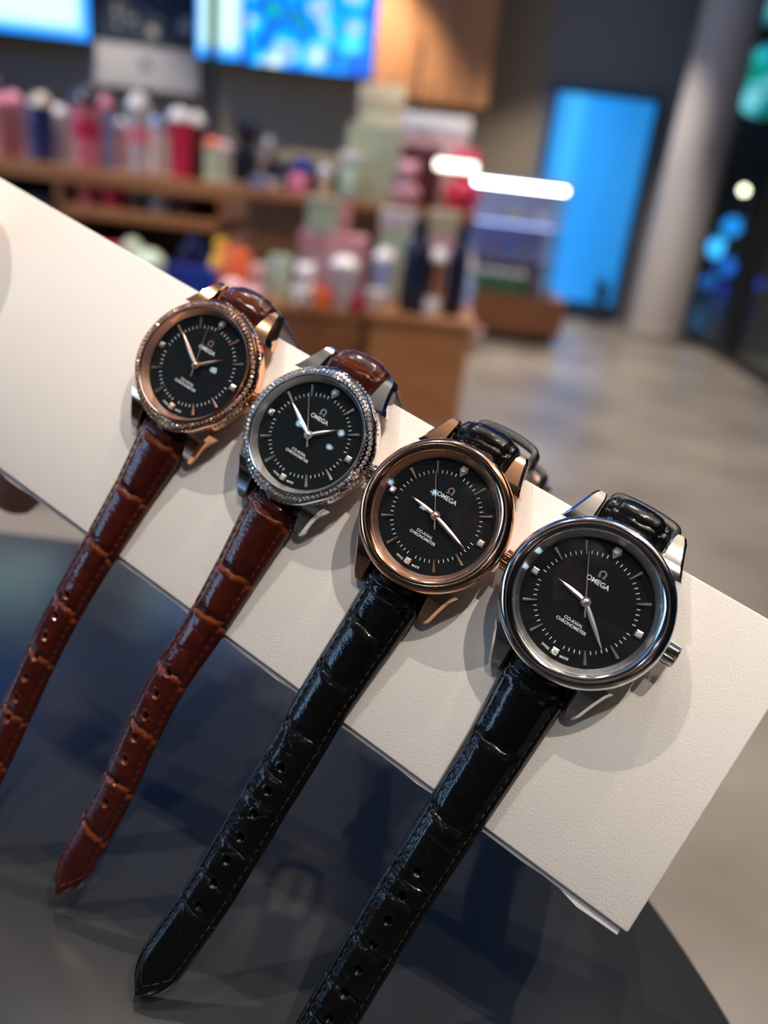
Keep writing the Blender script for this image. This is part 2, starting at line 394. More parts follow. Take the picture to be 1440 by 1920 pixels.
# ------------------------------------------------------------------ plane of the box and watches (camera fit)
mm = .001
NW = c2w(Vector((-.2510, -.1503, -.9562))).normalized()
D12 = c2w(Vector((.5302, -.8479, -.0059))); D12 = (D12 - NW * D12.dot(NW)).normalized()
D3 = D12.cross(NW).normalized()
DIALZ = 6.0
P4 = EYE + .150 * ray(1098.5, 1128.9)                 # dial centre of the nearest watch
ORIG = P4 - NW * DIALZ * mm                           # on the face of the box
def frame(o):
    m = Matrix.Identity(4)
    for i in range(3): m[i][0], m[i][1], m[i][2], m[i][3] = D3[i], D12[i], NW[i], o[i]
    return m
BOXM = frame(ORIG)
BOXI = BOXM.inverted()
def onplane(px, py, z):
    """box-frame point (metres) seen at a pixel, z mm above the face of the box"""
    r = ray(px, py); t = ((ORIG + NW * z * mm) - EYE).dot(NW) / r.dot(NW)
    return BOXI @ (EYE + r * t)

# white card box
PAPER = mat('white_textured_paper', (.80, .755, .71), .6, spec=.3, var=(9, (.83, .785, .735), .3, .7, (1, 1, 1)), bump=(2100, .5, .00014))
PAPER_E = mat('paper_edge', (.78, .71, .68), .6, bump=(900, .3, .0002))
BX0, BX1, BY0, BY1, BD = -218 * mm, 38.2 * mm, -48.9 * mm, 15.6 * mm, -24 * mm
bx = empty('card_box', mw=BOXM); tag(bx, 'long white textured card box holding up the four watches', 'box')
MB().box(BX0, BX1, BY0, BY1, -2.2 * mm, 0, .45 * mm).build('lid_panel', PAPER, bx, True)
body = MB(); body.box(BX0 + .0006, BX1 - .0012, BY0 - .0007, BY1 - .0005, BD, -2.3 * mm, .0004)
body.build('body', PAPER, bx, True)
# paper wrap folded under along the lower edge, slightly uneven
rim = []; N = 60
for i in range(N + 1):
    x = BX0 + .001 + (BX1 - BX0 - .0022) * i / N
    w = .00055 + .00022 * math.sin(i * 1.7) * math.sin(i * .41) + .0001 * random.random() + (.0006 if i > N - 3 else 0)
    y = BY0 - .0003
    rim.append([(x, y + .0006, -.0009), (x, y - w - .0003, -.0010), (x, y - w - .0004, -.0022), (x, y + .0006, -.0030)])
MB().loft(rim).build('folded_edge', PAPER_E, bx, True)

# ------------------------------------------------------------------ watch pieces
def text_mesh(txt, width, name):
    cu = bpy.data.curves.new(name, 'FONT'); cu.body = txt; cu.align_x = 'CENTER'; cu.align_y = 'CENTER'; cu.size = 1; cu.extrude = .02; cu.offset = .012
    ob = bpy.data.objects.new(name, cu); COL.objects.link(ob)
    bpy.context.view_layer.update()
    me = bpy.data.meshes.new_from_object(ob.evaluated_get(bpy.context.evaluated_depsgraph_get()))
    bpy.data.objects.remove(ob, do_unlink=True)
    xs = [v.co.x for v in me.vertices]; ys = [v.co.y for v in me.vertices]
    s = width / (max(xs) - min(xs)); cx = (max(xs) + min(xs)) / 2; cy = (max(ys) + min(ys)) / 2
    zs = [v.co.z for v in me.vertices]; zc = min(zs)
    for v in me.vertices:
        v.co = Vector(((v.co.x - cx) * s, (v.co.y - cy) * s, (v.co.z - zc) * s * .5))
    me.name = name
    return me
TXT = {k: text_mesh(k, w * mm, 'lettering') for k, w in (('OMEGA', 4.9), ('CO-AXIAL', 4.0), ('CHRONOMETER', 6.5), ('SWISS', 1.75), ('MADE', 1.75))}

def gem_geo(mb, c, r, nrm, h=.55, n=8):
    """faceted stone: table, crown, girdle"""
    nrm = Vector(nrm).normalized(); u = nrm.orthogonal().normalized(); w = nrm.cross(u); c = Vector(c)
    ring = lambda rr, z, o: [c + (u * math.cos(2 * math.pi * (k + o) / n) + w * math.sin(2 * math.pi * (k + o) / n)) * rr + nrm * z for k in range(n)]
    mb.loft([ring(r * .8, -h * r, 0), ring(r, 0, 0), ring(r * .55, h * r, .5)])

OUT = 16.9      # outer radius of the bezel
def case_parts(w, metal, brushed, gems, S):
    f = lambda l: [(a * S * mm, b * mm) for a, b in l]
    MB().lathe(f([(.01, .5), (13.5, .5), (15.2, 1.0), (16.0, 2.4), (16.25, 4.2), (16.0, 5.6), (15.4, 6.0), (12.9, 5.9), (.01, 5.9)]), 96).build('case', metal, w, True, 30)
    # lugs
    for sx_ in (-1, 1):
        for sy in (-1, 1):
            rings = []
            for t in range(9):
                q = t / 8; y = 12.4 + (20.9 - 12.4) * q
                xi = 7.35
                xo = 13.3 - 3.2 * q ** .75
                zt = 6.2 - 1.3 * q - 2.3 * q ** 1.7; zb = 1.0 - 1.2 * q ** 1.5
                if t == 8: xi += .35; xo -= .35; zt -= .35; zb += .2; y += .12
                c = .42
                sec = [(xi, zb + .2), (xi + .2, zb), (xo - c, zb), (xo, zb + c), (xo, zt - c * 2.0), (xo - c * 1.5, zt), (xi + .25, zt), (xi, zt - .25)]
                rings.append([(sx_ * a * S * mm, sy * y * S * mm, b * mm) for a, b in sec])
            MB().loft(rings).build('lug', metal, w, True, 32)
    # chapter ring wall between dial and crystal
    MB().lathe(f([(12.85, 6.0), (13.75, 7.75), (13.95, 7.8), (13.95, 6.0)]), 96).build('chapter_ring', brushed, w, True, 30)
    # crystal, gently domed
    pr = [(13.9 * k / 14 + .001, 8.55 - .72 * (k / 14) ** 2) for k in range(15)]
    MB().lathe(f(pr), 96).build('crystal', CRYSTAL, w, True, 80)
    if not gems:
        prof = [(13.85, 6.2), (13.85, 7.85), (14.0, 8.15), (14.35, 8.5)]
        for k in range(11):
            a = math.radians(105 - 15.0 * k)
            prof.append((15.35 + 1.55 * math.cos(a), 6.95 + 1.75 * math.sin(a)))
        prof += [(16.6, 5.3), (16.15, 5.0)]
        MB().lathe(f(prof), 128).build('bezel', metal, w, True, 40)
    else:
        wob = lambda a: .68 * math.sin(4 * a + .9) + .16 * math.sin(8 * a)
        nA = 192
        prof = [('a', 13.85, 6.2), ('a', 13.85, 7.9), ('a', 14.05, 8.2), ('a', 14.3, 8.15), ('a', 14.35, 7.85), ('b', 15.95, 7.0), ('b', 16.1, 7.15), ('b', 16.3, 6.9), ('c', 16.45, 6.2), ('d', 16.7, 5.4), ('d', 16.75, 5.0), ('a', 16.1, 4.9)]
        vs = []
        for k in range(nA):
            a = 2 * math.pi * k / nA; wv = wob(a)
            for t, r, z in prof:
                if t == 'b': r, z = r + wv * .75, z - wv * .75
                if t == 'c': r, z = r + wv * .45, z - wv * .45
                if t == 'd': r, z = r + wv * .25 * (1 if r < 16.72 else .6), z + wv * .12
                vs.append((r * S * mm * math.cos(a), r * S * mm * math.sin(a), z * mm))
        m_ = len(prof); fs = [(k * m_ + i, ((k + 1) % nA) * m_ + i, ((k + 1) % nA) * m_ + i + 1, k * m_ + i + 1) for k in range(nA) for i in range(m_ - 1)]
        bz = MB().add(vs, fs).build('bezel', metal, w, True, 35)
        gb = MB(); bead = MB()
        n1 = 86
        for k in range(n1):
            a = 2 * math.pi * k / n1; wv = wob(a)
            ro, zo = 15.95 + wv * .75, 7.0 - wv * .75
            rm, zm = (14.35 + ro) / 2, (7.85 + zo) / 2
            dr = Vector((math.cos(a), math.sin(a), 0))
            nr = Vector((dr.x * (7.85 - zo), dr.y * (7.85 - zo), ro - 14.35)).normalized()
            size = min(.56, (ro - 14.35) * .40) * mm * random.uniform(.88, 1.05); nr = (nr + Vector((random.uniform(-.22, .22), random.uniform(-.22, .22), 0))).normalized()
            gem_geo(gb, Vector((dr.x * rm * S * mm, dr.y * rm * S * mm, zm * mm + .00008)), size, nr, .55)
            for a2, rr, zz in ((a + math.pi / n1, 14.5, 7.85), (a + math.pi / n1, ro - .1, zo + .12)):
                gem_geo(bead, (rr * S * mm * math.cos(a2), rr * S * mm * math.sin(a2), zz * mm), .21 * mm, (0, 0, 1), .9, 6)
        # second row of stones on the flank where the ridge dips
        for k in range(96):
            a = 2 * math.pi * k / 96; wv = wob(a)
            if wv > .05: continue
            for rr, zz, s_ in ((16.45 + wv * .35, 6.15 - wv * .3, .40),):
                gem_geo(gb, (rr * S * mm * math.cos(a), rr * S * mm * math.sin(a), zz * mm), s_ * mm, (math.cos(a), math.sin(a), .75), .55)
        g = gb.build('gem_band', PAVE_R if metal is ROSE else PAVE, bz); g['kind'] = 'stuff'
        g = bead.build('bead_setting', metal, bz); g['kind'] = 'stuff'
    # crown: fluted knob on a stem
    cb = MB(); n = 88
    rings = []
    for x, r, fl_ in ((15.6, 1.2, 0), (16.7, 1.2, 0), (16.75, 2.0, 0), (16.95, 2.3, 1), (19.0, 2.3, 1), (19.4, 2.05, .6), (19.55, 1.4, 0), (19.6, .5, 0)):
        rings.append([(x * S * mm, (r - fl_ * .16 * (1 if (k % 4) in (0, 1) else 0)) * mm * math.cos(2 * math.pi * k / n), 3.7 * mm + (r - fl_ * .16 * (1 if (k % 4) in (0, 1) else 0)) * mm * math.sin(2 * math.pi * k / n)) for k in range(n)])
    cb.loft(rings).build('crown', metal, w, True, 30)

def hand_mesh(L, wd, tail, z):
    pts = []
    n = 14
    for k in range(n + 1):
        t = k / n; pts.append((t * L, wd / 2 * (math.sin(math.pi * min(1, (t * .86 + .14)) ** .8) * .92 + .04 * (1 - t))))
    mb = MB(); vs = []
    for x, h in pts: vs += [(h * mm, x * mm, z * mm), (0, x * mm, (z + .16) * mm), (-h * mm, x * mm, z * mm)]
    fs = []
    for k in range(n):
        a = 3 * k; fs += [(a, a + 3, a + 4, a + 1), (a + 1, a + 4, a + 5, a + 2), (a + 2, a + 5, a + 3, a)]
    mb.add(vs, fs)
    mb.lathe([(.0001 * mm, (z - .05) * mm), (1.05 * wd * mm, (z - .05) * mm), (1.05 * wd * mm, (z + .12) * mm), (.0001, (z + .16) * mm)], 20)
    return mb

def dial_parts(w, metal, brushed, S, hour, minute, second):
    z0 = 6.02
    d = MB().lathe([(.0000001, 5.92 * mm), (12.9 * S * mm, 5.92 * mm), (12.9 * S * mm, z0 * mm), (.0000001, z0 * mm)], 96).build('dial', DIAL, w, True, 30)
    mt = MB()
    for k in range(60):
        if k % 5 == 0: continue
        a = math.radians(90 - 6 * k); c, s_ = math.cos(a), math.sin(a)
        r0, r1, h = 9.45 * S, 10.15 * S, .065
        mt.add([((r * c - o * s_) * mm, (r * s_ + o * c) * mm, (z0 + dz) * mm) for dz in (0, .03) for r, o in ((r0, -h), (r1, -h), (r1, h), (r0, h))],
               [(4, 5, 6, 7), (0, 1, 5, 4), (1, 2, 6, 5), (2, 3, 7, 6), (3, 0, 4, 7)])
    o = mt.build('minute_track', PRINT, d); o['kind'] = 'stuff'
    # emblem: open horseshoe with two feet
    om = MB(); pts = []; ri, ro = .42, .80
    n = 22; A0, A1 = math.radians(-62), math.radians(242)
    outer = [(ro * math.cos(A0 + (A1 - A0) * k / n), ro * math.sin(A0 + (A1 - A0) * k / n)) for k in range(n + 1)]
    inner = [(ri * math.cos(A0 + (A1 - A0) * k / n), ri * 1.1 * math.sin(A0 + (A1 - A0) * k / n)) for k in range(n + 1)]
    for k in range(n):
        om.prism([outer[k], outer[k + 1], inner[k + 1], inner[k]], 0, .12)
    for sg_ in (-1, 1): om.prism([(sg_ * .18, -.50), (sg_ * .18, -.82), (sg_ * .82, -.82), (sg_ * .82, -.60), (sg_ * .42, -.60)], 0, .12)
    me = om.mesh('emblem')
    for v in me.vertices: v.co = v.co * mm * S + Vector((0, 6.3 * S * mm, z0 * mm))
    link('emblem', me, brushed, d)
    for k, y, x, rot in (('OMEGA', 4.5, 0, 0), ('CO-AXIAL', -4.5, 0, 0), ('CHRONOMETER', -5.4, 0, 0), ('SWISS', -11.45, -2.05, -10), ('MADE', -11.45, 2.05, 10)):
        o = link('lettering', TXT[k].copy(), PRINT, d); o.location = (x * S * mm, y * S * mm, z0 * mm); o.scale = (S, S, 1); o.rotation_euler.z = math.radians(rot)
    # applied markers
    baton = MB()
    baton.add([(sx_ * wv * mm, y * S * mm, z * mm) for y, wv in ((9.35, .16), (12.1, .36)) for sx_, z in ((-1, z0), (-.35, z0 + .42), (.35, z0 + .42), (1, z0))],
              [(0, 1, 5, 4), (1, 2, 6, 5), (2, 3, 7, 6), (3, 2, 1, 0), (4, 5, 6, 7)])
    bme = baton.mesh('hour_marker'); bme.materials.append(brushed)
    sq = MB().box(-.72 * mm, .72 * mm, (11.36 - .72) * S * mm, (11.36 + .72) * S * mm, z0 * mm, (z0 + .35) * mm, .12 * mm).mesh('hour_marker'); sq.materials.append(brushed)
    kb = MB().prism([(0, 9.85 * S * mm), (.95 * mm, 11.35 * S * mm), (.62 * mm, 12.3 * S * mm), (-.62 * mm, 12.3 * S * mm), (-.95 * mm, 11.35 * S * mm)], z0 * mm, (z0 + .35) * mm).mesh('hour_marker'); kb.materials.append(brushed)
    gm = MB(); gem_geo(gm, (0, 11.36 * S * mm, (z0 + .42) * mm), .66 * mm, (0, 0, 1), .5, 8); gme = gm.mesh('gem'); gme.materials.append(GEM)
    for h in range(12):
        me = kb if h == 0 else (sq if h % 3 == 0 else bme)
        o = link('hour_marker', me, None, w); o.rotation_euler.z = -math.radians(30 * h)
        if h % 3 == 0:
            link('gem', gme, None, o)
    for nm, L, wd, z, ang in (('hour_hand', 7.1, .95, 6.55, hour), ('minute_hand', 10.1, .92, 6.85, minute)):
        o = hand_mesh(L * S, wd, 0, z).build(nm, brushed, w, True, 20); o.rotation_euler.z = -math.radians(ang)
    sh = MB()
    sh.loft([[(-a * mm, y * S * mm, 7.1 * mm), (a * mm, y * S * mm, 7.1 * mm), (a * mm, y * S * mm, 7.18 * mm), (-a * mm, y * S * mm, 7.18 * mm)] for y, a in ((-3.0, .16), (-2.6, .2), (-.5, .12), (0, .12), (9.9, .045))])
    sh.lathe([(.0000001, 7.05 * mm), (.55 * mm, 7.05 * mm), (.55 * mm, 7.25 * mm), (.25 * mm, 7.4 * mm), (.0000001, 7.4 * mm)], 16)
    o = sh.build('second_hand', brushed, w, True, 25); o.rotation_euler.z = -math.radians(second)

# ------------------------------------------------------------------ straps
def resample(pts, ds):
    P = np.array(pts, float); n = len(P)
    out = []
    for i in range(n - 1):
        p0, p1, p2, p3 = P[max(i - 1, 0)], P[i], P[i + 1], P[min(i + 2, n - 1)]
        if i == 0: p0 = 2 * p1 - p2
        if i == n - 2: p3 = 2 * p2 - p1
        for t in np.linspace(0, 1, 60, endpoint=False):
            out.append(.5 * (2 * p1 + (p2 - p0) * t + (2 * p0 - 5 * p1 + 4 * p2 - p3) * t * t + (3 * p1 - 3 * p2 + p3 - p0) * t ** 3))
    out.append(P[-1]); out = np.array(out)
    s = np.r_[0, np.cumsum(np.linalg.norm(np.diff(out, axis=0), axis=1))]
    L = s[-1]; m = int(L / ds) + 1; q = np.linspace(0, L, m)
    return np.c_[[np.interp(q, s, out[:, k]) for k in range(3)]].T, q

def frames(C, first_up):
    T = np.gradient(C, axis=0); T /= np.linalg.norm(T, axis=1)[:, None]
    S = np.tile(np.array([1., 0, 0]), (len(C), 1)); S -= (S * T).sum(1)[:, None] * T; S /= np.linalg.norm(S, axis=1)[:, None]
    N = np.cross(T, S)
    if N[0] @ np.array([0, 0, 1.]) < 0: N = -N
    return T, S, N

def strap(name, w, path, width, mat_, thread, grooves, holes=(), tip=False, pad=(1.5, .55), seed=0, stagger=.9, hstart=0.):
    """path in mm in the watch frame; returns the strap object and its curve frames"""
    rng = np.random.RandomState(seed)
    ds = .24; C, q = resample(path, ds); L = q[-1]; T, S, N = frames(C, 1)
    M_ = 52
    v = np.linspace(-1, 1, M_ + 1); v = np.sign(v) * (1 - (1 - np.abs(v)) ** 1.15)
    W = np.interp(q, [a for a, _ in width], [b for _, b in width]) / 2
    if tip:
        tl = 9.5; t = np.clip((q - (L - tl)) / tl, 0, 1); W = W * np.maximum(1 - t ** 2.3, 0.02) ** .62
    Q, V = np.meshgrid(q, v, indexing='ij'); WW = W[:, None]
    X = V * WW                                    # mm across
    pd = np.interp(q, [0, 3, 10, 30, 60, L], [pad[0] * .35, pad[0], pad[0], pad[0] * .75, pad[1], pad[1] * .8])[:, None]
    edge = 1.15
    av = np.abs(V)
    H = edge + pd * (1 - (av / .99).clip(0, 1) ** 2.1) - .75 * ((av - .86).clip(0) / .14) ** 2
    H += .30 / (1 + np.exp((av - .62) / .025)) - .30
    # sewing channel
    H -= .16 * np.exp(-((av - .77) / .05) ** 2)
    H -= .10 * np.exp(-((av - .60) / .05) ** 2) * np.clip((Q - 25) / 30, 0, 1)
    crease = np.zeros_like(H)
    for gi, g in enumerate(grooves):
        curve = rng.uniform(.2, .8) * rng.choice([-1, 1, 1]); skew = rng.uniform(-.6, .6)
        c = g + curve * (V ** 2 - .3) + skew * V + .10 * np.sin(V * 5 + gi) + np.where(V > .72, stagger, 0) + np.where(V < -.72, -stagger * .6, 0)
        d = Q - c + .12 * np.sin(V * 11 + gi * 3)
        gz = np.exp(-(d / .20) ** 2)
        H -= .40 * (.65 + .35 * np.sin(V * 4 + gi * 2.1)) * gz * np.interp(q, [0, 20, 200], [.8, 1, 1])[:, None]
        H -= .34 * np.exp(-(d / 1.0) ** 2) * (1 - av ** 3)
        crease = np.maximum(crease, np.exp(-((d - .55) / .5) ** 2))
    # small irregular swelling of every scale, a few short wrinkles
    for k in range(16):
        cq, cv = rng.uniform(0, L), rng.uniform(-.7, .7)
        H += rng.uniform(-.16, .12) * np.exp(-((Q - cq) / rng.uniform(1, 4)) ** 2 - ((X - cv * 5) / rng.uniform(.5, 1.6)) ** 2)
    for k in range(int(L / 9)):
        cq, cv, an = rng.uniform(25, L), rng.uniform(-.5, .5), rng.uniform(-.7, .7)
        a = (Q - cq) * math.cos(an) + (X - cv * 5) * math.sin(an); b_ = -(Q - cq) * math.sin(an) + (X - cv * 5) * math.cos(an)
        H -= .2 * np.exp(-(a / .22) ** 2 - (b_ / 1.6) ** 2)
    for h in holes:
        dd = np.sqrt(((Q - h) / 1.15) ** 2 + X ** 2)
        H += .10 * np.exp(-((dd - 1.05) / .3) ** 2)
        H = np.where(dd < .78, np.minimum(H, edge - 2.0), H)
        crease = np.where(dd < .95, 1.0 * np.exp(-((dd - .9) / .2) ** 2), crease)
    m = len(q)
    top = C[:, None, :] + S[:, None, :] * X[:, :, None] + N[:, None, :] * (H - .9)[:, :, None]
    vb = np.linspace(.97, -.97, 9)
    bot = C[:, None, :] + S[:, None, :] * (vb[None, :, None] * WW[:, :, None]) - N[:, None, :] * np.full((m, 9, 1), .9)
    ring = np.concatenate([top, bot], 1); R = ring.shape[1]
    verts = ring.reshape(-1, 3) * mm
    i = np.arange(m - 1)[:, None]; j = np.arange(R)[None, :]; j2 = (j + 1) % R
    quads = np.stack([i * R + j, i * R + j2, (i + 1) * R + j2, (i + 1) * R + j], -1).reshape(-1, 4)
    me = bpy.data.meshes.new(name)
    nq = len(quads)
    me.vertices.add(len(verts)); me.vertices.foreach_set('co', verts.ravel())
    caps = [list(range(R - 1, -1, -1)), [(m - 1) * R + k for k in range(R)]]
    me.loops.add(nq * 4 + 2 * R); me.polygons.add(nq + 2)
    me.loops.foreach_set('vertex_index', np.r_[quads.ravel(), caps[0], caps[1]].astype(np.int32))
    me.polygons.foreach_set('loop_start', np.r_[np.arange(nq) * 4, nq * 4, nq * 4 + R].astype(np.int32))
    me.polygons.foreach_set('use_smooth', np.ones(nq + 2, bool))
    me.update(calc_edges=True); me.validate()
    # outward normals
    f0 = me.polygons[0]
    bm = bmesh.new(); bm.from_mesh(me); bmesh.ops.recalc_face_normals(bm, faces=bm.faces[:]); bm.to_mesh(me); bm.free()
    at_ = me.attributes.new('crease', 'FLOAT', 'POINT')
    cv_ = np.concatenate([crease, np.zeros((m, 9))], 1).ravel()
    at_.data.foreach_set('value', cv_.astype(np.float32))
    o = link(name, me, mat_, w)
    # stitches along both edges
    st = MB()
    Lend = L - (7.5 if tip else 2)
    for sd in (-1, 1):
        s0 = 5.0
        while s0 < Lend:
            pr = []
            for k in range(4):
                s_ = s0 + 1.55 * k / 3; idx = min(int(s_ / L * (m - 1)), m - 1)
                hv = np.interp(sd * .77, v, H[idx]) - .9 + (.10 if k in (1, 2) else -.10)
                pr.append((C[idx] + S[idx] * sd * .77 * W[idx] + N[idx] * hv) * mm)
            st.tube(pr, [.00012, .00017, .00017, .00012], 6)
            s0 += 2.15
    if tip:      # stitches meeting at the point
        for sd in (-1, 1):
            for k in range(3):
                pr = []
                for kk in range(3):
                    t = (k + kk / 2 * .72) / 3.0; s_ = L - 7.5 + 5.2 * t; idx = min(int(s_ / L * (m - 1)), m - 1)
                    xx = sd * W[int((L - 7.5) / L * (m - 1))] * .77 * (1 - t)
                    hv = np.interp(xx / max(W[idx], .1), v, H[idx]) - .9 + .08
                    pr.append((C[idx] + S[idx] * xx + N[idx] * hv) * mm)
                st.tube(pr, .00016, 6)
    s_o = st.build('stitching', thread, o, True, 60); s_o['kind'] = 'stuff'
    return o, C, S, N, W, T

def band_loop(name, w, C, S, N, T, idx, hw, hi, lo, wid, mat_, lean=0., shift=0.):
    """leather keeper ring around the strap at sample idx"""
    c, s_, n_, t_ = C[idx], S[idx], N[idx], T[idx]
    pts = []
    prof = [(-hw, lo), (-hw - .5, 0), (-hw, hi * .75), (-hw * .6, hi), (0, hi * 1.08), (hw * .6, hi), (hw, hi * .75), (hw + .5, 0), (hw, lo), (0, lo - .3)]
    # closed catmull
    n = len(prof); loop = []
    for i in range(n):
        p0, p1, p2, p3 = [np.array(prof[(i + k - 1) % n], float) for k in range(4)]
        for t in np.linspace(0, 1, 6, endpoint=False):
            loop.append(.5 * (2 * p1 + (p2 - p0) * t + (2 * p0 - 5 * p1 + 4 * p2 - p3) * t * t + (3 * p1 - 3 * p2 + p3 - p0) * t ** 3))
    rings = []
    for i, p in enumerate(loop):
        d = loop[(i + 1) % len(loop)] - loop[i - 1]; d /= np.linalg.norm(d); nn = np.array([d[1], -d[0]])
        if nn @ p < 0: nn = -nn
        rg = []
        for a, b_ in ((-wid / 2, -.8), (wid / 2, -.8), (wid / 2, .4), (wid / 2 - .4, .8), (-wid / 2 + .4, .8), (-wid / 2, .4)):
            q_ = p + nn * b_
            rg.append((c + s_ * (q_[0] + shift) + n_ * q_[1] + t_ * (a + lean * q_[1])) * mm)
        rings.append(rg)
    rings.append(rings[0])
    return MB().loft(rings, False).build(name, mat_, w, True, 45)

def buckle(w, C, S, N, T, metal, hw):
    c, s_, n_, t_ = C[-1], S[-1], N[-1], T[-1]
    P = lambda x, y, z: tuple((c + s_ * x + t_ * y + n_ * z) * mm)
    path = [(-hw + .5, -1.5, 0), (-hw, 0, 0), (-hw - 1.2, 3, .2), (-hw - 1.0, 7, .9), (-hw + .6, 9.6, 1.3), (0, 10.2, 1.5), (hw - .6, 9.6, 1.3), (hw + 1.0, 7, .9), (hw + 1.2, 3, .2), (hw, 0, 0), (hw - .5, -1.5, 0)]
    P2, _ = resample(path, 1.0)
    b = MB().tube([P(*p) for p in P2], .00095, 10).build('buckle', metal, w, True, 50)
    MB().tube([P(-hw - .2, -.3, 0), P(hw + .2, -.3, 0)], .0006, 8).build('pin_bar', metal, b, True, 50)
    MB().tube([P(0, -.3, 0), P(0, 1, 1.1), P(0, 5, 1.9), P(0, 9.8, 2.6), P(0, 10.8, 2.5)], [.0007, .0007, .0006, .0005, .0004], 8).build('tongue', metal, b, True, 50)

# ------------------------------------------------------------------ the four watches
SPEC = [
    # label, dial px, size, metal, brushed, gems, leather, thread, lining, hour, minute, second
    dict(label='rose gold diamond-bezel wristwatch on a glossy red-brown strap, nearest the hand', px=(369.8, 686.3), S=.977, m=ROSE, b=ROSE_B, g=True, le=BROWN, th=STITCH_BROWN, t=(51.5, 303, 346.),
         pts=[(247, 923, 1.6), (184, 1029, 1.2), (122, 1137, .4), (71.6, 1236.5, -1.2), (0, 1395, -4.0), (-62, 1530, -6.4)]),
    dict(label='silver diamond-bezel wristwatch on a red-brown strap with pointed tip in view', px=(580.1, 816.6), S=.956, m=STEEL, b=STEEL_B, g=True, le=BROWN, th=STITCH_BROWN, t=(51., 300, 328.),
         pts=[(391, 1157, 1.2), (313, 1276, .2), (261, 1378.6, -1.2), (212, 1488, -3.0), (152, 1598, -5.2), (110.5, 1674, -6.8)]),
    dict(label='rose gold smooth-bezel wristwatch on a glossy black leather strap', px=(817.4, 967.8), S=.969, m=ROSE, b=ROSE_B, g=False, le=BLACK, th=STITCH_BLACK, t=(278., 106.5, 329.),
         pts=[(605, 1315, 1.5), (559.5, 1394, 1.4), (495.6, 1501, 1.3), (439.7, 1595.5, 1.2), (373, 1702.6, 1.0), (259, 1862, .6)]),
    dict(label='silver smooth-bezel wristwatch on a black strap, nearest the box corner', px=(1098.5, 1128.9), S=1.0, m=STEEL, b=STEEL_B, g=False, le=BLACK, th=STITCH_BLACK, t=(280., 131., 332.6),
         pts=[(929, 1407, 1.6), (841, 1545.6, 1.5), (758.7, 1675, 1.4), (646, 1862, 1.2), (600, 1940, 1.0), (543, 2033, 0.6)]),
]
for i, sp_ in enumerate(SPEC):
    S_ = sp_['S']
    oc = onplane(*sp_['px'], DIALZ); org = BOXM @ Vector((oc.x, oc.y, 0))
    w = empty('wristwatch', mw=frame(org))
    tag(w, sp_['label'], 'watch', 'wristwatches laid across the white box')
    case_parts(w, sp_['m'], sp_['b'], sp_['g'], S_)
    dial_parts(w, sp_['m'], sp_['b'], S_, *sp_['t'])
    path = [(0, -15.6 * S_, 3.2), (0, -19.5 * S_, 3.1), (0.1, -24 * S_, 2.4)]
    for (px, py, z) in sp_['pts']:
        q = onplane(px, py, z) / mm; path.append((q.x - oc.x / mm, q.y - oc.y / mm, z))
    brown = sp_['le'] is BROWN
    lugw = 14.4 * S_
    if brown: wid = [(0, lugw), (6, lugw - .2), (18, 11.8), (34, 10.5), (48, 9.7), (70, 9.3), (120, 9.2)]
    else: wid = [(0, lugw), (6, lugw - .1), (18, 13.0), (36, 12.0), (55, 11.2), (75, 10.9), (120, 10.8)]
    gro = {0: [4, 18.5, 33.5, 50, 64, 80, 93], 1: [4, 20, 31.5, 47.5, 62, 76.5, 90], 2: [4.2, 13, 25.5, 39.5, 50, 56.5, 67.5, 76.5, 84], 3: [4, 18, 36, 50.5, 54.5, 66, 76, 84]}[i]
    holes = [47.6 + 5.75 * k for k in range(7)]
    strap('tail_strap', w, path, wid, sp_['le'], sp_['th'], gro, holes, True, (2.5, 1.35), seed=11 + i, stagger=1.1 if brown else .5)
    if brown:
        bpath = [(0, 15.6 * S_, 3.3), (0, 19.2 * S_, 3.2), (0, 21.3, .8), (0, 21.4, -6), (0, 20.6, -14), (0, 19.4, -22), (0, 17, -32), (0, 13, -44), (0, 8, -55), (0, 3, -64)]
        bw = [(0, lugw), (5, lugw - .3), (25, 11.5), (80, 10.5)]
    else:
        bpath = [(0, 15.6 * S_, 3.3), (0, 19.0 * S_, 3.4), (0, 21.2, 1.4), (0, 21.8, -5), (0, 21.9, -14), (0, 22.2, -26), (0, 23, -40), (0, 24, -54), (0, 25, -64)]
        if i == 3: bpath = bpath[:6] + [(0, 21.0, -38), (0, 17, -50), (0, 10, -58), (0, 2, -60)]
        bw = [(0, lugw), (5, lugw - .2), (25, 12.5), (80, 11.5)]
    o, C, S, N, W, T = strap('buckle_strap', w, bpath, bw, sp_['le'], sp_['th'], [3.2, 12, 25, 40, 55], (), False, (1.2, .5), seed=31 + i)
    nC = len(C)
    iz = lambda z: int(np.argmin(np.abs(C[:, 2] - z) + (C[:, 1] < 16) * 50))
    if brown:
        band_loop('keeper', w, C, S, N, T, iz(-44), 6.2, 2.2, -1.8, 4.0, sp_['le'])
        band_loop('keeper', w, C, S, N, T, iz(-56), 6.0, 2.2, -1.8, 4.0, sp_['le'])
    else:
        band_loop('keeper', w, C, S, N, T, iz(-12), 7.0, 3.4 if i == 2 else 2.6, -1.8, 4.5, KEEP, .25, 0.6)
        band_loop('keeper', w, C, S, N, T, iz(-48), 6.8, 3.4, -1.8, 4.5, KEEP, .15, 0)
    buckle(w, C, S, N, T, sp_['m'], 5.6)

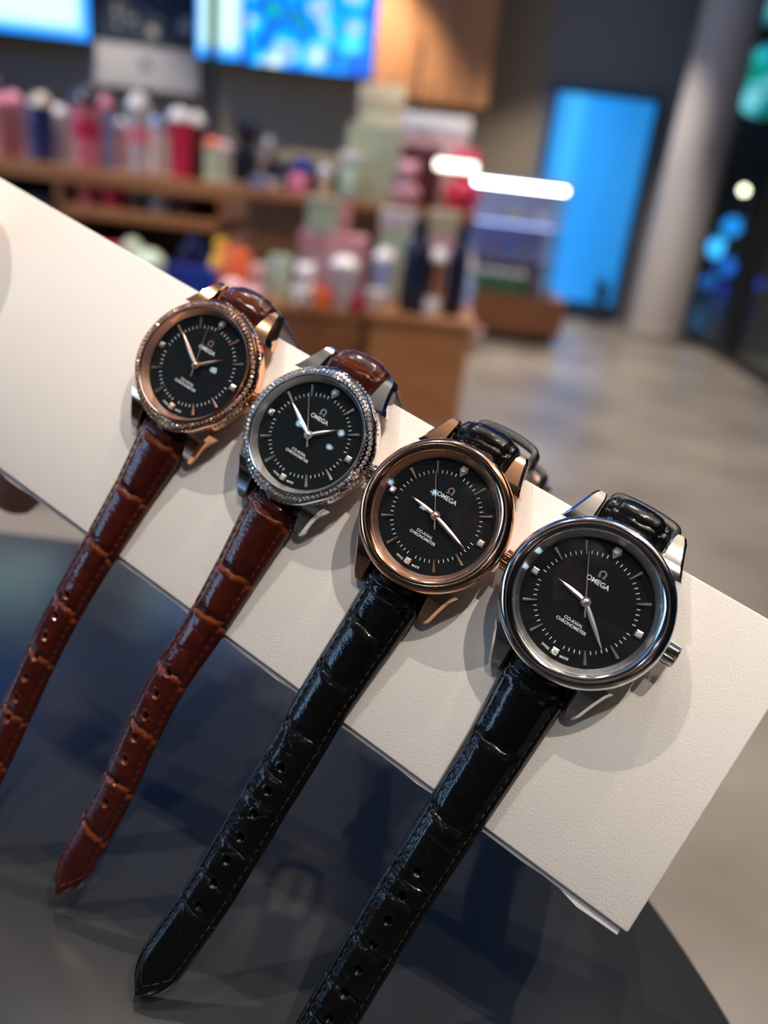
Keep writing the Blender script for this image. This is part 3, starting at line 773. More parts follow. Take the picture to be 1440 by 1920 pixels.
# ------------------------------------------------------------------ hand gripping the far end of the box
def skin_mesh(nodes, root, voxel, it=6):
    """nodes: (x, y, z, radius, parent index); a skinned, remeshed continuous surface"""
    h = bpy.data.meshes.new('figure')
    h.from_pydata([n[:3] for n in nodes], [(n[4], k) for k, n in enumerate(nodes) if n[4] is not None], [])
    o = bpy.data.objects.new('figure', h); COL.objects.link(o)
    o.modifiers.new('skin', 'SKIN')
    if not h.skin_vertices:
        bm = bmesh.new(); bm.from_mesh(h); bm.verts.layers.skin.verify(); bm.to_mesh(h); bm.free()
    for k, s_ in enumerate(h.skin_vertices[0].data): s_.radius = (nodes[k][3], nodes[k][3]); s_.use_root = (k == root)
    m1 = o.modifiers.new('sub', 'SUBSURF'); m1.levels = m1.render_levels = 2
    m2 = o.modifiers.new('rem', 'REMESH'); m2.mode = 'VOXEL'; m2.voxel_size = voxel; m2.use_smooth_shade = True
    m3 = o.modifiers.new('smooth', 'SMOOTH'); m3.factor = .5; m3.iterations = it
    bpy.context.view_layer.update()
    me = bpy.data.meshes.new_from_object(o.evaluated_get(bpy.context.evaluated_depsgraph_get()))
    bpy.data.objects.remove(o, do_unlink=True)
    return me
def person():
    N_ = []
    def v(p, r, prev=None): N_.append((p[0] * mm, p[1] * mm, p[2] * mm, r * mm, prev)); return len(N_) - 1
    wr_ = v((-318, -58, 8), 23); fa = v((-352, -92, 52), 27, wr_); fa2 = v((-420, -160, 140), 34, fa)
    pal = v((-288, -36, -16), 20, wr_)
    for ky, tipx, ty, r in ((3, -150, 2, 8.6), (-17, -142, -18, 9.0), (-37, -146, -39, 8.6), (-56, -150, -60.5, 8.4)):
        k0 = v((-268, -36 + (ky + 36) * .55, -27), 13.5, pal); k = v((-238, ky, -35), 11.5, k0)
        a = v((-205, ky * .5 + ty * .5, -36.5), r + 1.0, k); b = v((-175, ty, -35.5), r + .3, a); v((tipx - 2, ty, -33.5), r - .4, b)
    t0 = v((-286, -22, 2), 15, pal); t1 = v((-254, -4, 9), 12, t0); t2 = v((-216, 1, 9.5), 9.6, t1); t3 = v((-192, 4, 8.2), 8.6, t2); v((-177.5, 5, 7.2), 7.2, t3)
    hm = skin_mesh(N_, pal, .0016); hm.transform(BOXM)
    el = BOXM @ Vector((-.420, -.160, .140))
    B = []
    def w_(x, y, z, r, prev=None): B.append((x, y, z, r, prev)); return len(B) - 1
    cx = -.22
    pv = w_(cx, -.58, .92, .13); sp1 = w_(cx, -.57, 1.05, .125, pv); ch = w_(cx, -.55, 1.22, .145, sp1); sh = w_(cx, -.53, 1.36, .115, ch); nk = w_(cx, -.50, 1.46, .055, sh)
    hd = w_(cx, -.46, 1.55, .078, nk); w_(cx, -.46, 1.64, .085, hd)
    ls = w_(cx - .19, -.53, 1.36, .062, sh); le = w_(el.x - .02, -.20, el.z - .10, .046, ls); w_(el.x, el.y, el.z, .036, le)
    rs = w_(cx + .19, -.53, 1.36, .062, sh); re = w_(cx + .36, -.44, 1.10, .047, rs); rw = w_(.10, -.20, 1.12, .030, re); w_(.075, -.115, 1.125, .034, rw)
    for sg_ in (-1, 1):
        hp = w_(cx + sg_ * .10, -.58, .84, .095, pv); kn = w_(cx + sg_ * .12, -.55, .48, .064, hp); an = w_(cx + sg_ * .12, -.60, .10, .045, kn); w_(cx + sg_ * .13, -.47, .045, .045, an)
    bm_ = skin_mesh(B, pv, .011, 4)
    me = bpy.data.meshes.new('person'); bm = bmesh.new(); bm.from_mesh(hm); nh = len(bm.faces); bm.from_mesh(bm_)
    bm.to_mesh(me); 
    me.materials.append(SKIN); me.materials.append(mat('dark_shirt', (.012, .012, .015), .9)); me.materials.append(mat('dark_trousers', (.01, .012, .02), .9))
    idx = []
    for k, f in enumerate(me.polygons):
        c = f.center
        if k < nh: idx.append(0 if (BOXI @ c).x > -.372 else 1)
        elif c.z > 1.455 or (c.x > .02 and c.y > -.22): idx.append(0)
        else: idx.append(1 if c.z > .93 else 2)
    me.polygons.foreach_set('material_index', idx); me.polygons.foreach_set('use_smooth', [True] * len(me.polygons)); bm.free()
    o = link('person', me, None); tag(o, 'hand gripping the far left end of the white box', 'person')
    nl = MB(); rings = []
    for k in range(7):
        t = k / 6; hw_ = 4.4 * math.sin(math.pi * (.12 + .80 * t)) ** .5
        rings.append([tuple(BOXM @ Vector(((-191 + 9 * t) * mm, (4.2 + hw_ * c_ + t) * mm, (16.0 - 2.0 * t * t - 2.2 * c_ * c_ + dz) * mm))) for c_, dz in ((-1, 0), (-.5, 0), (0, 0), (.5, 0), (1, 0), (.5, -.7), (0, -.7), (-.5, -.7))])
    nl.loft(rings).build('thumbnail', mat('nail', (.75, .45, .38), .25), o, True, 60)
    # hair, eyes, nose, mouth, ears
    HAIR = mat('dark_hair', (.01, .008, .007), .5); hz = Vector((cx, -.46, 1.60))
    MB().lathe([(.105, -.02), (.112, .03), (.10, .08), (.06, .118), (.001, .128)], 28, (hz.x, hz.y - .018, hz.z)).build('hair', HAIR, o, True, 80)
    for sg_ in (-1, 1):
        MB().lathe([(.001, -.012), (.009, -.008), (.012, 0), (.009, .008), (.001, .012)], 12, (hz.x + sg_ * .032, hz.y + .078, hz.z - .012)).build('eye', mat('eye', (.05, .04, .03), .2), o, True, 80)
        MB().lathe([(.001, -.03), (.012, -.02), (.016, 0), (.012, .02), (.001, .03)], 12, (hz.x + sg_ * .088, hz.y, hz.z - .02)).build('ear', SKIN, o, True, 80)
    MB().loft([[(hz.x - a, hz.y + .07, z), (hz.x, hz.y + .08 + d_, z), (hz.x + a, hz.y + .07, z)] for a, d_, z in ((.006, .004, hz.z - .01), (.012, .018, hz.z - .045), (.014, .010, hz.z - .056))]).build('nose', SKIN, o, True, 60)
    MB().box(hz.x - .024, hz.x + .024, hz.y + .06, hz.y + .083, hz.z - .084, hz.z - .074, .004).build('mouth', mat('lips', (.45, .16, .14), .4), o, True)
person()

# ------------------------------------------------------------------ cafe behind: wall screens
def screen_mat(name, frame_c, mid_c, st, blobs=False):
    m = bpy.data.materials.new(name); m.use_nodes = True
    nt = m.node_tree; b = nt.nodes['Principled BSDF']; b.inputs['Base Color'].default_value = (.01, .01, .01, 1); b.inputs['Roughness'].default_value = .3
    tc = nt.nodes.new('ShaderNodeTexCoord')
    if blobs:
        mp = nt.nodes.new('ShaderNodeMapping'); mp.inputs['Scale'].default_value = (3.1, 1, 2.6); mp.inputs['Location'].default_value = (.3, 0, .1)
        vo = nt.nodes.new('ShaderNodeTexNoise'); vo.inputs['Scale'].default_value = 1.6; vo.inputs['Detail'].default_value = 1.5
        cr_ = nt.nodes.new('ShaderNodeValToRGB'); e = cr_.color_ramp.elements
        e[0].position = .30; e[0].color = (.0, .35, .25, 1); e[1].position = .72; e[1].color = (.45, .6, .6, 1)
        for p, c in ((.38, (.005, .04, .25)), (.46, (.0, .12, .7)), (.53, (.0, .28, .9)), (.575, (.02, .45, .8)), (.61, (.40, .20, .16)), (.65, (.02, .22, .8))):
            k = e.new(p); k.color = (*c, 1)
        nt.links.new(tc.outputs['Generated'], mp.inputs[0]); nt.links.new(mp.outputs[0], vo.inputs['Vector']); nt.links.new(vo.outputs['Fac'], cr_.inputs['Fac'])
        nt.links.new(cr_.outputs['Color'], b.inputs['Emission Color'])
    else:
        sx = nt.nodes.new('ShaderNodeSeparateXYZ'); nt.links.new(tc.outputs['Generated'], sx.inputs[0])
        def edge(s):
            a = nt.nodes.new('ShaderNodeMath'); a.operation = 'SUBTRACT'; a.inputs[1].default_value = .5; nt.links.new(s, a.inputs[0])
            c = nt.nodes.new('ShaderNodeMath'); c.operation = 'ABSOLUTE'; nt.links.new(a.outputs[0], c.inputs[0]); return c
        mx = nt.nodes.new('ShaderNodeMath'); mx.operation = 'MAXIMUM'
        nt.links.new(edge(sx.outputs['X']).outputs[0], mx.inputs[0]); nt.links.new(edge(sx.outputs['Z']).outputs[0], mx.inputs[1])
        cr_ = nt.nodes.new('ShaderNodeValToRGB'); e = cr_.color_ramp.elements
        e[0].position = .40; e[0].color = (*mid_c, 1); e[1].position = .47; e[1].color = (*frame_c, 1)
        nt.links.new(mx.outputs[0], cr_.inputs['Fac']); nt.links.new(cr_.outputs['Color'], b.inputs['Emission Color'])
    b.inputs['Emission Strength'].default_value = st
    return m
YS = 7.75
def wall_screen(x0, x1, z0, z1, m, label):
    e_ = empty('menu_screen', ((x0 + x1) / 2, YS, z0)); tag(e_, label, 'screen', 'lit menu screens on the back wall')
    hw_ = (x1 - x0) / 2; h = z1 - z0
    MB().box(-hw_ + .012, hw_ - .012, -.042, -.03, .012, h - .012).build('display', m, e_)
    f = MB(); f.box(-hw_, hw_, -.03, .03, 0, h); f.box(-hw_, hw_, -.045, -.03, 0, .012); f.box(-hw_, hw_, -.045, -.03, h - .012, h); f.box(-hw_, -hw_ + .012, -.045, -.03, .012, h - .012); f.box(hw_ - .012, hw_, -.045, -.03, .012, h - .012)
    f.build('housing', mat('screen_housing', (.005, .02, .05), .4), e_)
    for sx_ in (-.5, .5): MB().box(sx_ * hw_ - .04, sx_ * hw_ + .04, .03, Y1 - YS - .004, h * .4, h * .6).build('bracket', DARK, e_)
SCR1 = screen_mat('screen_pale', (0, .22, .75), (.36, .55, .50), SCREEN)
SCR2 = screen_mat('screen_blue', (.05, .28, .75), (.38, .60, .88), SCREEN * 1.8)
SCR3 = screen_mat('screen_picture', (0, 0, 0), (0, 0, 0), SCREEN, True)
wall_screen(-4.42, -3.03, 1.89, 3.1, SCR1, 'wide pale lit screen at the top left corner')
wall_screen(-2.11, -1.69, 1.87, 3.1, SCR1, 'narrow pale portrait screen right of the chalkboard')
wall_screen(-1.68, -.53, 1.86, 3.1, SCR3, 'colourful blue picture screen beside the wooden cabinet')

def side_screen(y0, y1, z0, z1, m, label):
    e_ = empty('menu_screen', (X0 + .09, (y0 + y1) / 2, z0), math.radians(90)); tag(e_, label, 'screen', 'lit menu screens on the left wall')
    hw_ = (y1 - y0) / 2; h = z1 - z0
    MB().box(-hw_ + .012, hw_ - .012, -.042, -.03, .012, h - .012).build('display', m, e_)
    f = MB(); f.box(-hw_, hw_, -.03, .03, 0, h); f.box(-hw_, hw_, -.045, -.03, 0, .012); f.box(-hw_, hw_, -.045, -.03, h - .012, h); f.box(-hw_, -hw_ + .012, -.045, -.03, .012, h - .012); f.box(hw_ - .012, hw_, -.045, -.03, .012, h - .012)
    f.build('housing', mat('screen_housing', (.005, .02, .05), .4), e_)
side_screen(-2.3, -.6, 1.35, 2.65, SCR2, 'added pale blue screen on the left wall behind the viewer, for strap highlights')  # unseen screen added to put blue streaks on the straps
side_screen(-.5, 1.2, 1.35, 2.65, SCR2, 'pale blue menu screen on the left wall level with the viewer')
side_screen(1.3, 2.9, 1.35, 2.65, SCR2, 'pale blue menu screen on the left wall nearer the table')
side_screen(3.0, 4.6, 1.35, 2.65, SCR2, 'pale blue menu screen on the left wall nearer the counter')
cb_ = empty('chalkboard', (-2.58, 7.86, 1.95)); tag(cb_, 'dark navy board with pale chalk marks between the screens', 'board')
MB().box(-.45, .45, 0, .03, 0, .8).build('board', mat('navy_board', (.004, .012, .028), .6), cb_)
mk = MB()
for k in range(34):
    x = random.uniform(-.30, .15); z = random.uniform(.08, .5); mk.box(x, x + random.uniform(.01, .05), -.006, 0, z, z + random.uniform(.01, .03))
mk.lathe([(.001, -.006), (.07, -.006), (.07, 0), (.001, 0)], 20, (.34, 0, .16), axis='y')
mk.lathe([(.001, -.006), (.05, -.006), (.05, 0), (.001, 0)], 20, (.05, 0, .09), axis='y')
o = mk.build('chalk_marks', mat('chalk', (.4, .37, .30), .9), cb_); o['kind'] = 'stuff'
gp = empty('wall_panel', (-2.6, 7.84, 1.58)); tag(gp, 'pale grey panel with a small dark emblem below the chalkboard', 'panel')
MB().box(-.50, .48, 0, .06, 0, .34).build('sheet', mat('grey_sheet', (.33, .31, .29), .6), gp)
MB().lathe([(.001, -.006), (.05, -.006), (.05, 0), (.001, 0)], 20, (.0, 0, .2), axis='y').build('emblem', mat('emblem_grey', (.12, .14, .14), .6), gp)

cab = empty('wall_cabinet', (-.53, 7.55, 1.72)); tag(cab, 'orange brown wooden wall cabinet right of the screens', 'cabinet')
MB().box(0, 1.0, .02, .42, 0, 1.1).build('body', WOOD_O, cab)
for x in (0, .335, .67):
    d_ = MB().box(x + .006, x + .325, 0, .02, .01, 1.09, .003).build('door', WOOD_O, cab)
    MB().box(x + .16, x + .17, -.012, 0, .05, .14).build('handle', DARK, d_)

# ------------------------------------------------------------------ merchandise
def pm(name, c, r=.35, coat=.2, metal=0.): return mat(name, c, r, metal, coat)
C_ = dict(pink=pm('pink_gloss', (.75, .22, .30)), rose=pm('rose_gloss', (.66, .30, .34)), crim=pm('crimson_gloss', (.60, .02, .08)), white=pm('white_gloss', (.78, .74, .72)), ink=pm('ink_navy', (.006, .010, .035)), navy=pm('navy_gloss', (.012, .03, .16)),
          blue=pm('royal_blue', (.01, .035, .28)), sky=pm('pale_blue', (.32, .42, .72)), cream=pm('cream_gloss', (.66, .55, .36)), sage=pm('sage_gloss', (.42, .46, .31)), mint=pm('mint_gloss', (.55, .66, .48)), maroon=pm('maroon_gloss', (.09, .018, .022)),
          black=pm('black_gloss', (.006, .007, .012)), copper=pm('copper', (.80, .40, .28), .25, 0, 1.), grey=pm('pale_grey', (.52, .52, .56)), green=pm('leaf_green', (.06, .30, .09)), orange=pm('orange_gloss', (.85, .16, .05)), yellow=pm('yellow_gloss', (.85, .45, .03)),
          blush=pm('blush_pink', (.72, .45, .45)), chrome=pm('chrome', (.8, .8, .82), .12, 0, 1.), mauve=pm('mauve', (.50, .30, .33)))
def tumbler(p, r, h, body, lid, label, cup=None, straw=None, band=None, group=None):
    e_ = empty('tumbler', p); tag(e_, label, 'tumbler', group)
    MB().lathe([(.001, 0), (r * .78, 0), (r * .82, .006), (r * .98, h * .78), (r, h * .8), (r * .95, h * .8), (.001, h * .79)], 28).build('body', C_[body], e_, True, 50)
    if band: MB().lathe([(r * .90, h * .36), (r * .925, h * .36), (r * .96, h * .6), (r * .93, h * .6)], 28, closed=True).build('sleeve', C_[band], e_, True, 50)
    MB().lathe([(.001, h * .8), (r * 1.06, h * .8), (r * 1.06, h * .85), (r * .96, h * .88), (r * .6, h * .97), (r * .3, h), (.001, h)], 28).build('lid', C_[lid], e_, True, 50)
    if straw: MB().tube([(0, 0, h * .9), (.004, 0, h * 1.15), (.012, 0, h * 1.3)], .004, 8).build('straw', C_[straw], e_, True)
def mug(p, r, h, body, label, rz=0., inner='white', group=None):
    e_ = empty('mug', p, rz); tag(e_, label, 'mug', group)
    MB().lathe([(.001, 0), (r * .9, 0), (r, .01), (r, h - .003), (r * .97, h), (r * .92, h - .003), (r * .9, .012), (.001, .01)], 28).build('body', C_[body], e_, True, 50)
    MB().tube([(r * .95, 0, h * .8), (r * 1.4, 0, h * .78), (r * 1.55, 0, h * .5), (r * 1.35, 0, h * .25), (r * .95, 0, h * .2)], r * .13, 8).build('handle', C_[body], e_, True)
def bottle(p, r, h, body, cap, label, group=None):
    e_ = empty('bottle', p); tag(e_, label, 'bottle', group)
    MB().lathe([(.001, 0), (r * .95, 0), (r, .008), (r, h * .66), (r * .85, h * .74), (r * .5, h * .82), (r * .48, h * .86), (.001, h * .86)], 28).build('body', C_[body], e_, True, 50)
    MB().lathe([(.001, h * .85), (r * .58, h * .85), (r * .58, h * .98), (r * .5, h), (.001, h)], 24).build('cap', C_[cap], e_, True, 50)
def giftbox(p, w_, d, h, body, lid, label, rz=0., ribbon=None, group=None):
    e_ = empty('gift_box', p, rz); tag(e_, label, 'box', group)
    MB().box(-w_ / 2, w_ / 2, -d / 2, d / 2, 0, h * .82, .004).build('body', C_[body], e_, True)
    MB().box(-w_ / 2 - .006, w_ / 2 + .006, -d / 2 - .006, d / 2 + .006, h * .78, h, .004).build('lid', C_[lid], e_, True)
    if ribbon:
        MB().box(-.015, .015, -d / 2 - .009, d / 2 + .009, .0, h + .003).build('ribbon', C_[ribbon], e_)
def bag(p, w_, d, h, body, label, rz=0., trim='black', group=None):
    e_ = empty('gift_bag', p, rz); tag(e_, label, 'bag', group)
    r0 = lambda z, s, k=0.: [(-w_ / 2 * s, -d / 2 * s, z), (0, -d / 2 * s + k, z), (w_ / 2 * s, -d / 2 * s, z), (w_ / 2 * s - k, 0, z), (w_ / 2 * s, d / 2 * s, z), (0, d / 2 * s - k, z), (-w_ / 2 * s, d / 2 * s, z), (-w_ / 2 * s + k, 0, z)]
    MB().loft([r0(0, .96), r0(h * .5, 1, .004), r0(h, .98, .012)]).build('body', C_[body], e_)
    for sy in (-1, 1):
        MB().tube([(-w_ * .2, sy * d * .44, h - .02), (-w_ * .18, sy * d * .44, h + .05), (0, sy * d * .44, h + .09), (w_ * .18, sy * d * .44, h + .05), (w_ * .2, sy * d * .44, h - .02)], .005, 8).build('handle', C_[trim], e_, True)
def bowl(p, r, h, body, label, group=None):
    e_ = MB().lathe([(.001, 0), (r * .5, 0), (r * .8, h * .4), (r, h), (r * .96, h), (r * .75, h * .45), (r * .4, h * .1), (.001, h * .08)], 28).build('bowl', C_[body], None, True, 60, p)
    tag(e_, label, 'bowl', group)
def plush(p, s, body, label, group=None):
    e_ = empty('plush_toy', p); tag(e_, label, 'toy', group)
    def ball(nm, c, r, m_): MB().lathe([(.0005, -r)] + [(r * math.cos(a), r * math.sin(a)) for a in [math.radians(-75 + 15 * k) for k in range(11)]] + [(.0005, r)], 20, c).build(nm, C_[m_], e_, True, 80)
    ball('torso', (0, 0, s * .34), s * .34, body); ball('head', (0, -s * .04, s * .86), s * .28, body)
    for sx_ in (-1, 1): ball('ear', (sx_ * s * .2, 0, s * 1.1), s * .09, body); ball('paw', (sx_ * s * .3, -s * .16, s * .36), s * .1, body); ball('foot', (sx_ * s * .2, -s * .26, s * .1), s * .1, body)

# upper merchandise rack (left)
YR = 3.0
rk = empty('display_rack', (0, YR, 0)); tag(rk, 'wooden display rack on the left carrying rows of tumblers', 'shelf')
MB().box(-2.25, -.70, -.02, .36, .985, 1.04, .004).build('shelf_board', WOOD, rk)
MB().box(-1.30, -.70, -.02, .30, .87, .91, .004).build('shelf_board', WOOD, rk)
MB().box(-2.25, -.70, -.05, .36, .60, .64, .004).build('shelf_board', WOOD_D, rk)
MB().box(-2.25, -.70, -.05, .36, .04, .10, .004).build('plinth', WOOD_D, rk)
MB().box(-2.25, -.70, .34, .37, .1, .985).build('back_panel', mat('rack_back', (.035, .02, .014), .6), rk)
for x in (-2.25, -1.33, -.73): MB().box(x, x + .03, -.02, .34, .06, .985).build('upright', WOOD_D, rk)
dk = MB().box(-2.21, -1.345, .0, .30, .66, .95, .004).build('storage_crate', mat('black_crate', (.006, .008, .014), .5), None, True, 40, (0, YR, .0)); tag(dk, 'black crate on the rack under the top left shelf', 'crate')
dk.location.z = -.02
pol = empty('support_pole', (at(369, 250, 3.2).x, 3.42, 0)); tag(pol, 'dark vertical pole rising behind the tumbler rack', 'pole')
MB().lathe([(.018, .012), (.018, CEIL)], 16).build('shaft', DARK, pol, True)
MB().lathe([(.001, 0), (.09, 0), (.09, .01), (.018, .012)], 20).build('base_plate', DARK, pol, True)

def sx(px, py, Y): return at(px, py, Y).x
G1 = 'tumblers along the top of the rack'
zt_ = 1.04
for (px, dy, r, h, body, lid, lab, kw) in [
    (2, .10, .036, .21, 'rose', 'pink', 'dusty pink tumbler at the left picture edge on the rack', dict(straw='pink')),
    (32, .16, .040, .225, 'rose', 'pink', 'dusty rose tumbler with a pink lid beside the navy one', {}),
    (62, .24, .026, .21, 'sky', 'navy', 'slim light blue tumbler squeezed between rose and navy ones', {}),
    (84, .12, .040, .23, 'navy', 'cream', 'navy tumbler with a cream knob lid', {}),
    (116, .22, .034, .20, 'grey', 'white', 'small pale grey tumbler left of the crimson one', {}),
    (164, .10, .052, .26, 'pink', 'black', 'big crimson and pink tumbler with a dark lid', dict(band='crim')),
    (200, .20, .034, .25, 'sky', 'pink', 'pale blue tumbler behind the crimson one with pink lid', {}),
    (228, .26, .030, .18, 'blush', 'white', 'small blush tumbler in the gap behind the pale blue one', {}),
    (262, .09, .040, .265, 'grey', 'white', 'grey tumbler with a white domed lid and pink sleeve', dict(band='pink')),
    (292, .22, .030, .20, 'white', 'sky', 'slim white tumbler behind the grey domed one', {}),
    (338, .10, .044, .235, 'crim', 'white', 'dark crimson tumbler with a white lid near the pole', {}),
    (368, .16, .034, .23, 'maroon', 'white', 'maroon tumbler with a white lid against the pole', {}),
    (398, .08, .030, .15, 'mint', 'orange', 'short mint tumbler at the right end of the rack', {})]:
    tumbler((sx(px, 290, YR + dy), YR + dy, zt_), r, h, body, lid, lab, group=G1, **kw)

G2 = 'cups on the lower shelf of the rack'
for (px, py, dy, fn, a) in [
    (132, 395, .06, mug, (.035, .075, 'pink', 'small pink mug below the top shelf of the rack')),
    (178, 400, .10, tumbler, (.026, .15, 'white', 'grey', 'thin white tumbler on the narrow middle shelf')),
    (212, 405, .06, mug, (.038, .07, 'crim', 'red mug on the middle shelf of the rack')),
    (252, 410, .1, bottle, (.026, .11, 'grey', 'black', 'small grey bottle on the middle shelf of the rack')),
    (302, 400, .09, mug, (.045, .075, 'grey', 'wide grey mug under the shelf edge')),
    (350, 400, .08, mug, (.034, .08, 'maroon', 'maroon mug at the right of the middle shelf'))]:
    x = sx(px, py, YR + dy)
    fn((max(x, -1.25), YR + dy, .91 if fn is not mug or px > 140 else .91), *a, group=G2)
# low table in front of the rack with cups and a blue bag
lt = empty('display_stand', (-.86, 2.55, 0)); tag(lt, 'low dark wooden stand in front of the rack', 'table')
MB().box(-.42, .40, -.2, .2, .60, .64, .004).build('stand_top', WOOD_D, lt)
for sx_ in (-1, 1):
    for sy in (-1, 1): MB().box(sx_ * .36 - .02, sx_ * .36 + .02, sy * .16 - .02, sy * .16 + .02, 0, .60).build('leg', WOOD_D, lt)
G3 = 'goods on the low stand'
bag((sx(370, 520, 2.55), 2.50, .64), .155, .10, .165, 'blue', 'royal blue paper bag on the low stand', .1, 'navy', G3)
tumbler((sx(285, 480, 2.55), 2.52, .64), .048, .20, 'grey', 'mint', 'pale grey tumbler with a mint lid left of the blue bag', group=G3)
tumbler((sx(238, 460, 2.55), 2.60, .64), .036, .22, 'white', 'sage', 'white tumbler with a sage lid at the left of the stand', group=G3)
mug((sx(200, 450, 2.55), 2.55, .64), .04, .20, 'crim', 'tall red mug at the far left of the low stand', 1.2, group=G3)
bottle((sx(408, 470, 2.62), 2.66, .64), .035, .245, 'yellow', 'yellow', 'yellow bottle behind the blue bag', G3)
mug((sx(443, 470, 2.6), 2.6, .64), .045, .225, 'orange', 'tall orange mug right of the yellow bottle', .4, group=G3)
tumbler((sx(440, 520, 2.5), 2.47, .64), .034, .15, 'copper', 'blush', 'copper tumbler at the front right of the low stand', group=G3)
plush((sx(472, 520, 2.5), 2.5, .64), .11, 'blush', 'pink plush toy at the right end of the low stand', G3)

# slatted bar counter
bc = empty('bar_counter', (0, 5.0, 0)); tag(bc, 'wooden bar counter with a vertical slatted front', 'counter')
MB().box(-2.6, .34, -.05, .6, .91, .96, .004).build('worktop', WOOD, bc)
MB().box(-2.58, .32, .03, .58, .0, .91).build('body', mat('counter_body', (.05, .02, .01), .6), bc)
sl = MB().box(-.012, .012, 0, .03, .08, .905, .002).mesh('slat', True); sl.materials.append(WOOD)
x = -2.56
while x < .31:
    o = link('slat', sl, None, bc); o.location = (x, 0, 0); x += .040
GC = 'things on the bar counter'
grp = empty('coffee_grinder', (sx(457, 330, 5.2), 5.25, .96)); tag(grp, 'black coffee grinder standing on the bar counter', 'grinder', GC)
MB().box(-.07, .07, -.08, .08, 0, .22, .01).build('body', C_['black'], grp, True)
MB().lathe([(.03, .22), (.07, .27), (.075, .36), (.001, .37)], 24).build('hopper', mat('smoked_hopper', (.02, .02, .025), .15), grp, True)
em = empty('coffee_machine', (sx(565, 330, 5.3), 5.36, .96)); tag(em, 'low black coffee machine on the bar counter', 'machine', GC)
MB().box(-.22, .22, -.16, .16, .0, .10, .01).build('base', C_['black'], em, True); MB().box(-.22, .22, .02, .16, .10, .17, .01).build('rear_housing', C_['black'], em, True)
for k in (-.1, .1): MB().lathe([(.001, .02), (.03, .02), (.03, .06), (.001, .06)], 16, (k, -.1, .10)).build('group_head', C_['chrome'], em, True)
mug((sx(572, 300, 5.3), 5.24, 1.13 - .07), .05, .10, 'blue', 'royal blue mug standing on the coffee machine', .5, group=GC)
mug((sx(560, 335, 5.05), 5.04, .96), .055, .11, 'pink', 'coral pink mug at the front of the bar counter', 2.4, group=GC)
bowl((sx(484, 345, 5.02), 5.02, .96), .05, .07, 'sky', 'pale blue bowl on the counter edge', GC)
bowl((sx(514, 350, 5.02), 5.02, .96), .05, .06, 'white', 'white bowl beside the pale blue one on the counter', GC)
tumbler((sx(610, 330, 5.1), 5.1, .96), .04, .17, 'cream', 'grey', 'cream tumbler left of the sage bag on the counter', group=GC)
tumbler((sx(418, 330, 5.1), 5.1, .96), .05, .24, 'mint', 'blush', 'mint tumbler at the left of the bar counter', group=GC)
bottle((sx(494, 300, 5.3), 5.46, .96), .04, .30, 'copper', 'white', 'copper bottle behind the bowls on the counter', GC)
bag((sx(690, 380, 5.02), 5.14, .96), .33, .16, .42, 'sage', 'tall sage green gift bag on the bar counter', .05, 'mint', GC)
giftbox((sx(650, 380, 4.98), 4.99, .96), .10, .05, .26, 'mint', 'white', 'narrow mint box in front of the sage bag', 0, None, GC)
giftbox((sx(706, 262, 5.2), 5.42, .96), .27, .16, .66, 'cream', 'cream', 'tall cream box rising behind the sage bag', 0, None, GC)
giftbox((sx(812, 300, 5.3), 5.42, .96), .42, .18, .53, 'blush', 'white', 'large blush pink box with a white lid on the counter', -.06, None, GC)
bag((sx(780, 380, 5.02), 5.16, .96), .27, .14, .34, 'maroon', 'dark maroon gift bag right of the sage bag', -.1, 'copper', GC)
plush((sx(764, 330, 5.0), 5.03, .96), .22, 'rose', 'rose plush toy in front of the maroon bag', GC)
plush((.255, 5.22, .96), .30, 'crim', 'red plush toy at the right end of the bar counter', GC)

mp_ = empty('menu_post', (sx(768, 300, 5.5), 5.52, .96)); tag(mp_, 'thin dark post rising from the counter before the cabinet', 'post')
MB().lathe([(.011, .008), (.011, .95)], 12).build('rod', DARK, mp_, True)
MB().lathe([(.001, 0), (.05, 0), (.05, .008), (.001, .008)], 20).build('foot', DARK, mp_, True)

# wooden island with stacked gifts
YI = 3.72
isl = empty('display_island', (0, YI, 0)); tag(isl, 'low oak display island heaped with pink and white gifts', 'table')
MB().box(-.17, .31, 0, .55, 0, .50, .004).build('front_cabinet', WOOD, isl)
MB().box(-1.0, -.175, .10, .55, 0, .47, .004).build('side_cabinet', WOOD_D, isl)
MB().box(-1.02, -.17, .08, .57, .47, .50, .003).build('side_top', WOOD, isl)
MB().box(-.19, .33, -.02, .57, .50, .53, .003).build('front_top', WOOD, isl)
for k in range(3): MB().box(-.90 + .25 * k, -.88 + .25 * k + .18, .085, .10, .06, .44, .003).build('drawer', WOOD_D, isl)
GI = 'gifts heaped on the island'
giftbox((sx(616, 560, YI + .3), YI + .36, .50), .32, .20, .33, 'mauve', 'rose', 'large dusty pink house-shaped gift box on the island', .05, 'blush', GI)
giftbox((sx(600, 440, YI + .3), YI + .34, .83), .15, .12, .16, 'mint', 'sage', 'sage green cube box on top of the pink stack', .1, None, GI)
bottle((sx(640, 400, YI + .3), YI + .36, .83), .04, .17, 'rose', 'copper', 'rose bottle on top of the pink stack', GI)
tumbler((sx(640, 570, YI + .15), YI + .16, .50), .065, .25, 'grey', 'white', 'pale grey tumbler in front of the pink stack', group=GI)
mug((sx(522, 560, YI + .2), YI + .22, .50), .055, .21, 'mint', 'tall mint mug at the left of the island', 2.6, group=GI)
plush((sx(568, 580, YI + .15), YI + .16, .50), .17, 'white', 'white plush toy left of the grey tumbler on the island', GI)
plush((sx(478, 570, YI + .2), YI + .22, .50), .14, 'blush', 'pale pink plush toy at the far left of the island', GI)
mug((sx(600, 585, YI + .12), YI + .125, .50), .05, .09, 'orange', 'small orange mug at the island front', .3, group=GI)
